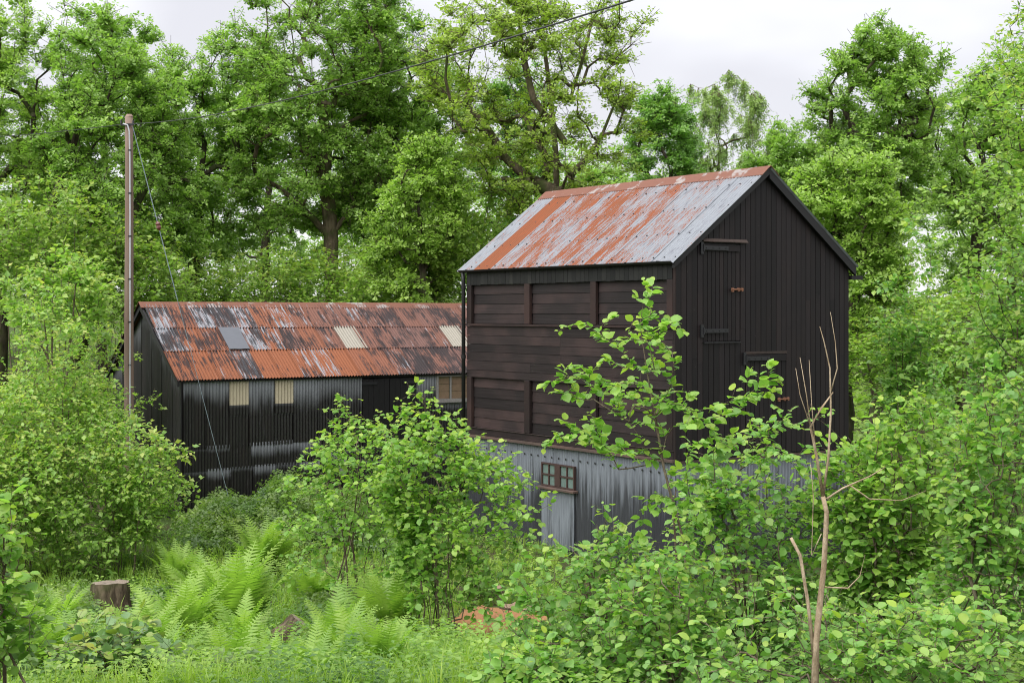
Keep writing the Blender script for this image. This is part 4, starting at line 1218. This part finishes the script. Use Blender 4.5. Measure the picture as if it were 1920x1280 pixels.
def dead_stem():
    b = at(1527, 6.7)
    D = lambda u, v, d=6.7: np.array(at(u, d, v)) - b
    mb = []
    main = [(1527, 1330), (1530, 1200), (1545, 1060), (1550, 960), (1543, 930)]
    polys = [([D(*p) for p in main], [.040, .034, .027, .024, .022])]
    polys.append(([D(1543, 930), D(1530, 850), D(1520, 800), D(1540, 765), D(1562, 735)], [.018, .015, .013, .010, .006]))
    polys.append(([D(1543, 930), D(1553, 860), D(1558, 770), D(1556, 690), D(1545, 640), D(1537, 612)], [.014, .012, .010, .007, .005, .003]))
    polys.append(([D(1556, 740), D(1570, 690), D(1566, 640), D(1557, 585)], [.008, .006, .004, .002]))
    polys.append(([D(1520, 800), D(1512, 740), D(1500, 670)], [.007, .005, .002]))
    polys.append(([D(1520, 800), D(1500, 740), D(1492, 690)], [.006, .004, .002]))
    polys.append(([D(1530, 850), D(1522, 760), D(1517, 675)], [.006, .004, .002]))
    polys.append(([D(1550, 935), D(1580, 915), D(1630, 893), D(1662, 874)], [.013, .010, .007, .003]))
    polys.append(([D(1592, 908), D(1630, 935), D(1690, 938), D(1735, 920)], [.008, .007, .005, .002]))
    polys.append(([D(1527, 1240), D(1515, 1130), D(1500, 1040), D(1483, 1008)], [.020, .018, .017, .016]))
    polys.append(([D(1546, 1100), D(1590, 1102), D(1612, 1080), D(1622, 1040)], [.008, .007, .005, .003]))
    polys.append(([D(1540, 1000), D(1522, 1040), D(1525, 930), D(1520, 870)], [.005, .005, .004, .003]))
    r = empty('dead_sapling', tuple(b), 'leafless pale brown sapling with snapped forks rising from the right thicket', 'dead tree')
    m = MB(); m.tube(polys[0][0], [x * .47 for x in polys[0][1]], 9); m.build('trunk', M['dead'], r, smooth=True)
    for p, q in polys[1:]:
        MB().tube(p, [x * .47 for x in q], 7).build('branch', M['dead'], r, smooth=True)


dead_stem()

# ------------------------------------------------------------------ ferns
def frond_mesh(seed, mat):
    r = np.random.default_rng(seed)
    n = 24; el0 = 1.36 + r.uniform(-.1, .1)
    P = []; p = np.zeros(3); el = el0
    for i in range(n + 1):
        P.append(p.copy()); el -= (0.95 + r.uniform(-.25, .25)) / n * max(0, i / n * 2.4 - .55)
        p = p + np.array([0, math.cos(el), math.sin(el)]) / n
    P = np.array(P); Vs, Fs, off = [], [], 0
    for i in range(3, n):
        t = norm((P[min(i + 1, n)] - P[i - 1])[None])[0]
        s = (i - 3) / (n - 3)
        ln = .26 * (math.sin(min(1, s * 2.2 + .35) * math.pi / 2)) * (1 - s) ** .75 + .012
        for sg in (-1, 1):
            ax = norm((np.array([sg, 0, 0]) + t * (.35 + .3 * s) + np.array([0, 0, -.12]) + r.normal(0, .06, 3))[None])
            nn = np.cross(np.array([1.0, 0, 0]), t)[None] + r.normal(0, .12, (1, 3))
            X, Y, Z = axes(ax, nn)
            w = .115
            tv = np.array([[-w, .02, 0], [w, .02, 0], [w * .85, .5, -.03], [-w * .85, .5, -.03], [0, 1, -.10]]) if ln > .05 else np.array([[-w * 1.6, .02, 0], [w * 1.6, .02, 0], [w * 1.2, .5, 0], [-w * 1.2, .5, 0], [0, 1, 0]])
            v, f = stamp(tv, [np.array([[0, 1, 2], [0, 2, 3], [3, 2, 4]])], X, Y, Z, P[i][None], np.array([ln]))
            Vs.append(v); Fs.append(f[0] + off); off += 5
    for i in range(n):
        a, b = P[i], P[i + 1]; w = .010 * (1 - i / n) + .002
        Vs.append(np.array([[a[0] - w, a[1], a[2]], [a[0] + w, a[1], a[2]], [b[0] + w * .9, b[1], b[2]], [b[0] - w * .9, b[1], b[2]]]))
        Fs.append(np.array([[0, 1, 2], [0, 2, 3]]) + off); off += 4
    k = off
    return np_mesh('frond', np.concatenate(Vs), [np.concatenate(Fs)], {'rnd': np.full(k, r.random()), 'tip': np.full(k, r.uniform(0, .5))}, mat)


FR = [frond_mesh(70 + i, M['fern']) for i in range(7)]


def fern(u, d, h, nf, label, seed, spread=.5):
    r = np.random.default_rng(seed)
    b = at(u, d)
    root = empty('fern', tuple(b - np.array([0, 0, .03])), label, 'fern', 'ferns in the clearing')
    for i in range(nf):
        a = 2 * math.pi * i / nf + r.uniform(-.25, .25)
        m = Matrix.Rotation(a, 4, 'Z') @ Matrix.Rotation(-r.uniform(.0, spread), 4, 'X') @ Matrix.Rotation(r.uniform(-.15, .15), 4, 'Y')
        m = m @ Matrix.Scale(h * r.uniform(.8, 1.15), 4)
        m.translation = (r.normal(0, .03), r.normal(0, .03), 0)
        link('frond', FR[r.integers(0, 7)], root, m)


FERNS = [(262, 29.6, .95, 24, 'fern at the foot of the pole before the dark shed gable'), (500, 25.5, 1.0, 28, 'tall fern just below the brambles at the shed wall'), (440, 17.9, 1.08, 34, 'largest lush fern between the two tree stumps'), (380, 21.8, .85, 22, 'fern up the slope behind the largest one'), (725, 18.0, .85, 24, 'fern leaning against the left foot of the large hazel bush'),
         (632, 15.8, .7, 16, 'fern right of the small tilted stump'), (300, 12.6, .6, 15, 'fern in the foreground right of the bluish clump'), (80, 12.2, .6, 15, 'fern in the bottom left corner'), (430, 12.6, .58, 15, 'fern in the foreground below the largest fern'), (655, 13.6, .55, 14, 'fern in the foreground below the fallen branch'), (585, 21.5, .75, 18, 'fern between the tall fern and the thin hazel'),
         (330, 24.5, .7, 16, 'fern on the slope above the round stump'), (505, 12.2, .42, 13, 'small fern near the bottom below the tilted stump'), (285, 14.8, .62, 14, 'small fern below the round stump'), (40, 15.5, .6, 14, 'fern below the small hazel at the left edge'), (450, 15.2, .6, 16, 'fern just below the tilted stump to its left'), (105, 18.6, .62, 14, 'fern left below the round stump'), (715, 12.2, .5, 13, 'fern at the bottom below the large hazel bush'), (345, 15.8, .72, 17, 'fern at the lower left foot of the largest fern'), (590, 11.8, .45, 12, 'fern at the very bottom left of the centre')]
for i, q in enumerate(FERNS): fern(q[0], q[1], q[2] * 1.22, q[3], q[4], 200 + i)

# ------------------------------------------------------------------ stumps, logs, sawdust
def wood_end():
    g = N('sawn_wood')
    c = g.obj()
    sp = g.n('SeparateXYZ'); g.set(sp.inputs[0], c)
    rad = g.math('SQRT', g.math('ADD', g.math('MULTIPLY', sp.outputs[0], sp.outputs[0]), g.math('MULTIPLY', sp.outputs[1], sp.outputs[1])))
    n1 = g.noise(c, 9, 4); n2 = g.noise(c, 50, 3)
    ring = g.math('SINE', g.math('ADD', g.math('MULTIPLY', rad, 260.0), g.math('MULTIPLY', n1, 9.0)))
    col = g.mix(g.math('MULTIPLY_ADD', ring, .2, .5), (0.13, 0.105, 0.08), (0.25, 0.205, 0.16))
    col = g.mix(g.step(n1, .5, .7), col, (0.10, 0.085, 0.07))
    return g.done(g.principled(col, .85, .2, n2))


M['sawn'] = wood_end()
M['sawnfresh'] = plain_mat('fresh_sawn_wood', (0.24, 0.165, 0.115), .8, .2, .3, 14)
M['stumpbark'] = bark_mat('stump_bark', (0.045, 0.033, 0.022), (0.13, 0.100, 0.068), .5, 16)


def stump(u, d, r, h, label, seed, tilt=(0, 0), name='tree_stump', top='sawn', dz=0.0, flare=.35, side='stumpbark', sq=1.0):
    rg = np.random.default_rng(seed)
    b = at(u, d); k = 22
    root = empty(name, (b[0], b[1], b[2] + dz), label, 'tree stump' if name == 'tree_stump' else 'log')
    root.rotation_euler = (tilt[0], tilt[1], rg.uniform(0, 6))
    w = 1 + rg.normal(0, .07, k) + .08 * np.sin(np.arange(k) * 2 * math.pi / k * 5 + 1)
    V, Fc = [], []
    lv = 6
    for j in range(lv):
        s = j / (lv - 1)
        fl = 1 + flare * (1 - s) ** 3
        for i in range(k):
            a = 2 * math.pi * i / k
            q = r * (w[i] ** (2 - s)) * fl + rg.normal(0, .006)
            V.append((q * math.cos(a), q * math.sin(a) * sq, -.08 + (h + .08) * s + (rg.normal(0, .008) if j == lv - 1 else 0)))
    for j in range(lv - 1):
        for i in range(k): Fc.append((j * k + i, j * k + (i + 1) % k, (j + 1) * k + (i + 1) % k, (j + 1) * k + i))
    me = bpy.data.meshes.new('bark'); me.from_pydata(V, [], Fc); me.polygons.foreach_set('use_smooth', [True] * len(Fc)); me.update()
    me.materials.append(M[side]); link('bark', me, root)
    top_ring = [Vector(v) for v in V[(lv - 1) * k:]]
    tv = [(0, 0, h + .01)] + [tuple(v * 0.5) for v in top_ring] + [tuple(v) for v in top_ring]
    for i in range(1, k + 1): tv[i] = (tv[i][0], tv[i][1], h + .012 + rg.normal(0, .006))
    f = [(0, 1 + i, 1 + (i + 1) % k) for i in range(k)] + [(1 + i, 1 + k + i, 1 + k + (i + 1) % k, 1 + (i + 1) % k) for i in range(k)]
    me = bpy.data.meshes.new('sawn_top'); me.from_pydata(tv, [], f); me.update(); me.materials.append(M[top]); link('sawn_top', me, root)


stump(208, 20.8, .26, .50, 'round upright tree stump with rough brown bark in the herbs at left', 1, (.06, .03))
stump(536, 17.0, .185, .30, 'small tilted grey-topped stump beside the largest fern', 2, (.75, .25), dz=.02)
stump(968, 21.2, .21, .11, 'flat round log slice lying at the far side of the orange sawdust', 3, (.03, .03), 'log_slice', 'sawnfresh', flare=.02)
stump(922, 22.4, .2, .26, 'squat log section with pale cut top behind the sawdust', 4, (.05, -.04), 'log_section', 'sawnfresh', flare=.05)


def fallen_branch():
    p = [np.array(at(u, d)) + np.array([0, 0, .05]) for u, d in ((640, 17.6), (672, 17.3), (700, 17.4), (742, 17.1))]
    b = p[0]
    o = MB().tube([q - b for q in p], [.035, .04, .036, .02], 8).build('fallen_branch', M['stumpbark'], None, Matrix.Translation(b), smooth=True)
    tag(o, 'brown fallen branch lying left of the large hazel foot', 'branch')


fallen_branch()


def sawdust():
    rg = np.random.default_rng(9)
    c = at(940, 20.0); n = 40
    V = [(0, 0, .06)]; F_ = []
    for j in range(1, 9):
        for i in range(n):
            a = 2 * math.pi * i / n; s = j / 8
            q = s * (1 + .14 * math.sin(3 * a + 1) + .10 * math.sin(7 * a) + .06 * math.sin(13 * a))
            x, y = 0.72 * q * math.cos(a), 2.0 * q * math.sin(a)
            V.append((x, y, float(zt(c[0] + x, c[1] + y) - c[2]) + .045 + .03 * (1 - s ** 2) + (.02 * rg.normal() if j < 8 else 0) - (.16 if j == 8 else 0)))
    for i in range(n): F_.append((0, 1 + i, 1 + (i + 1) % n))
    for j in range(7):
        for i in range(n): F_.append((1 + j * n + i, 1 + (j + 1) * n + i, 1 + (j + 1) * n + (i + 1) % n, 1 + j * n + (i + 1) % n))
    g = N('sawdust'); cc = g.obj()
    n1 = g.noise(cc, 70, 4, .7); n2 = g.noise(cc, 4, 3)
    col = g.mix(n1, (0.20, 0.095, 0.042), (0.42, 0.225, 0.115)); col = g.mix(g.math('MULTIPLY', g.step(n2, .5, .7), .5), col, (0.24, 0.115, 0.055))
    m = g.done(g.principled(col, .95, .1, n1, bdist=.02))
    me = bpy.data.meshes.new('sawdust'); me.from_pydata(V, [], F_); me.polygons.foreach_set('use_smooth', [True] * len(F_)); me.update(); me.materials.append(m)
    o = link('sawdust', me, None, Matrix.Translation(c)); tag(o, 'patch of orange sawdust on the ground right of the large hazel foot', 'sawdust', kind='stuff')


sawdust()

# ------------------------------------------------------------------ ground cover
def herb_template(seed, lv, per, h, ls):
    r = np.random.default_rng(seed); Vs, Fs, off = [], [], 0
    for j in range(lv):
        z = h * (j + .6) / lv
        for i in range(per):
            a = 2 * math.pi * i / per + j * 1.3 + r.uniform(-.4, .4); e = r.uniform(-.35, .35)
            y = np.array([[math.cos(a) * math.cos(e), math.sin(a) * math.cos(e), math.sin(e)]])
            X, Y, Z = axes(y, np.array([[0, 0, 1.0]]) + r.normal(0, .25, (1, 3)))
            v, f = stamp(LEAF2[0], LEAF2[1], X, Y, Z, np.array([[0, 0, z]]) + y * .015, np.array([ls * r.uniform(.7, 1.2) * (1.1 - .4 * j / lv)]))
            Vs.append(v); Fs.append(f[0] + off); off += 4
    return np.concatenate(Vs), [np.concatenate(Fs)]


def grass_template(seed, k, h):
    r = np.random.default_rng(seed); V, Fq = [], []
    for i in range(k):
        a = r.uniform(0, 6.28); l = h * r.uniform(.6, 1.1); o = r.uniform(.15, .6); w = .006
        dx, dy = math.cos(a), math.sin(a); bx, by = r.normal(0, .03, 2); n = len(V)
        V += [(bx - dy * w, by + dx * w, 0), (bx + dy * w, by - dx * w, 0), (bx + dx * o * l * .4 + dy * w * .8, by + dy * o * l * .4 - dx * w * .8, l * .6), (bx + dx * o * l * .4 - dy * w * .8, by + dy * o * l * .4 + dx * w * .8, l * .6), (bx + dx * o * l, by + dy * o * l, l * .92)]
        Fq += [(n, n + 1, n + 2), (n, n + 2, n + 3), (n + 3, n + 2, n + 4)]
    return np.array(V), [np.array(Fq)]


def scatter(name, tmpls, pts, scale, mat, seed, label, cat, tiltv=.12, tipv=.35):
    r = np.random.default_rng(seed); n = len(pts)
    w = r.integers(0, len(tmpls), n); Vs, Fs, A1, A2, off = [], [], [], [], 0
    patch = .5 + .5 * np.sin(pts[:, 0] * 1.7 + 2 * np.sin(pts[:, 1] * .9)) * np.cos(pts[:, 1] * 1.3 + pts[:, 0] * .4)
    for k, (tv, tf) in enumerate(tmpls):
        s = w == k; m = s.sum()
        nz = norm(r.normal(0, tiltv, (m, 3)) + np.array([0, 0, 1.0])); q = norm(r.normal(size=(m, 3)))
        X, Y, Z = axes(q - nz * np.sum(q * nz, 1, keepdims=True), nz)
        v, f = stamp(tv, tf, X, Y, Z, pts[s], scale[s])
        Vs.append(v); Fs += [x + off for x in f]; off += len(v)
        A1.append(np.repeat(np.clip(r.random(m) * .5 + patch[s] * .6 - .08, 0, 1), len(tv))); A2.append(np.repeat(r.random(m) * tipv * patch[s], len(tv)))
    o = link(name, np_mesh(name, np.concatenate(Vs), Fs, {'rnd': np.concatenate(A1), 'tip': np.concatenate(A2)}, M[mat]))
    return tag(o, label, cat, kind='stuff')


def area_pts(rng, n, u0, u1, d0, d1, bias=1.0):
    """random ground points in a wedge of the clearing"""
    d = d0 + (d1 - d0) * rng.random(n) ** bias
    u = rng.uniform(u0, u1, n); x = (u - 960) / F * d
    return np.stack([x, d, zt(x, d)], -1)


def not_in(p, c, r): return p[np.hypot((p[:, 0] - c[0]) / r[0], (p[:, 1] - c[1]) / r[1]) > 1]


def covers():
    rg = np.random.default_rng(77)
    H = [herb_template(i, 3, 4, .20, .085) for i in range(3)] + [herb_template(10 + i, 5, 4, .42, .085) for i in range(2)] + [herb_template(20, 2, 5, .11, .09)]
    p = np.concatenate([area_pts(rg, 7200, -120, 1050, 9.6, 20, .85), area_pts(rg, 2600, -120, 1100, 19, 31, 1)])
    p = not_in(p, at(937, 18.9), (.74, 3.3)); p = not_in(p, at(208, 19.3), (.36, 1.5)); p = not_in(p, at(536, 15.8), (.26, 1.5))
    scatter('herbs', H, p, rg.uniform(.4, .95, len(p)), 'herb', 1, 'carpet of low leafy herbs over the clearing', 'herbs')
    G = [grass_template(i, 9, .32) for i in range(4)]
    p = area_pts(rg, 3600, -120, 1050, 9.6, 29, .9)
    p = not_in(p, at(937, 18.9), (.74, 3.3)); p = not_in(p, at(208, 19.0), (.42, 2.3)); p = not_in(p, at(536, 15.8), (.26, 1.5))
    scatter('grass', G, p, rg.uniform(.5, 1.1, len(p)), 'grass', 2, 'loose grass between the herbs of the clearing', 'grass')
    # brambles heaped against the shed wall
    p = area_pts(rg, 3000, 330, 760, 27.5, 32.2, .8)
    u = p[:, 0] / p[:, 1] * F + 960
    front = (p[:, 0] + 7.278) * math.sin(TH) / math.cos(TH) + 32 - .15
    p = p[p[:, 1] < front]; u = p[:, 0] / p[:, 1] * F + 960
    hmax = .25 + .65 * np.exp(-((u - 545) / 110) ** 2) + .2 * np.sin(u * .05)
    p[:, 2] += np.clip(hmax, .1, 1) * rg.random(len(p)) ** .6 * np.clip((p[:, 1] - 27.3) / 2.2, 0.2, 1)
    scatter('brambles', H[:3], p, rg.uniform(.8, 1.4, len(p)), 'bramble', 3, 'dull green brambles heaped against the foot of the shed wall', 'brambles', .5)
    p = np.concatenate([area_pts(rg, 700, -150, 190, 17.5, 23), area_pts(rg, 350, 250, 330, 18, 22), area_pts(rg, 500, 560, 700, 16, 22), area_pts(rg, 300, -50, 500, 11.3, 13)])
    p[:, 2] += .22 * rg.random(len(p))
    scatter('bramble_patches', H[:3], p, rg.uniform(.7, 1.2, len(p)), 'bramble', 6, 'dull green bramble patches among the ferns', 'brambles', .4)
    # undergrowth below the right thicket and around the barn foot
    p = np.concatenate([area_pts(rg, 2000, 950, 2050, 8, 23, 1.0), area_pts(rg, 900, 1550, 2200, 20, 36, 1.0)])
    p = not_in(p, at(937, 18.9), (.74, 3.3))
    scatter('undergrowth', H, p, rg.uniform(.45, 1.0, len(p)), 'herb', 4, 'shaded undergrowth below the right thicket', 'undergrowth')
    p = area_pts(rg, 1500, -300, 2300, 38, 58, 1.0)
    scatter('woodland_undergrowth', H[3:5], p, rg.uniform(2.0, 4.5, len(p)), 'oak', 5, 'leafy undergrowth on the floor of the wood', 'undergrowth', .25)


covers()


def far_wood():
    """the wood beyond, one mass"""
    rg = np.random.default_rng(5); n = 20000
    cl = 260
    u = rg.uniform(-350, 2350, cl); d = rg.uniform(66, 84, cl)
    v = rg.uniform(300, 640, cl) + 40 * np.sin(u * .006)
    c = np.stack([(u - 960) / F * d, d, CAMZ + (VH - v) / F * d], -1)
    i = rg.integers(0, cl, n)
    pos = c[i] + rg.normal(0, 1.0, (n, 3)) * np.array([1.5, 1.1, 1.0])
    pos[:, 2] = np.maximum(pos[:, 2], zt(pos[:, 0], pos[:, 1]))
    nz = norm(rg.normal(0, .6, (n, 3)) + np.array([0, -.2, 1])); sp = norm(rg.normal(size=(n, 3)))
    X, Y, Z = axes(sp - nz * np.sum(sp * nz, 1, keepdims=True), nz)
    vv, f = stamp(ROS[0][0], ROS[0][1], X, Y, Z, pos, rg.uniform(.18, .30, n))
    k = len(ROS[0][0])
    o = link('far_woodland', np_mesh('far_woodland', vv, f, {'rnd': np.repeat(rg.random(cl)[i] * .6 + rg.random(n) * .4, k), 'tip': np.zeros(n * k)}, M['oak']))
    tag(o, 'dark mass of the wood beyond the nearer trees', 'woodland', kind='stuff')


far_wood()
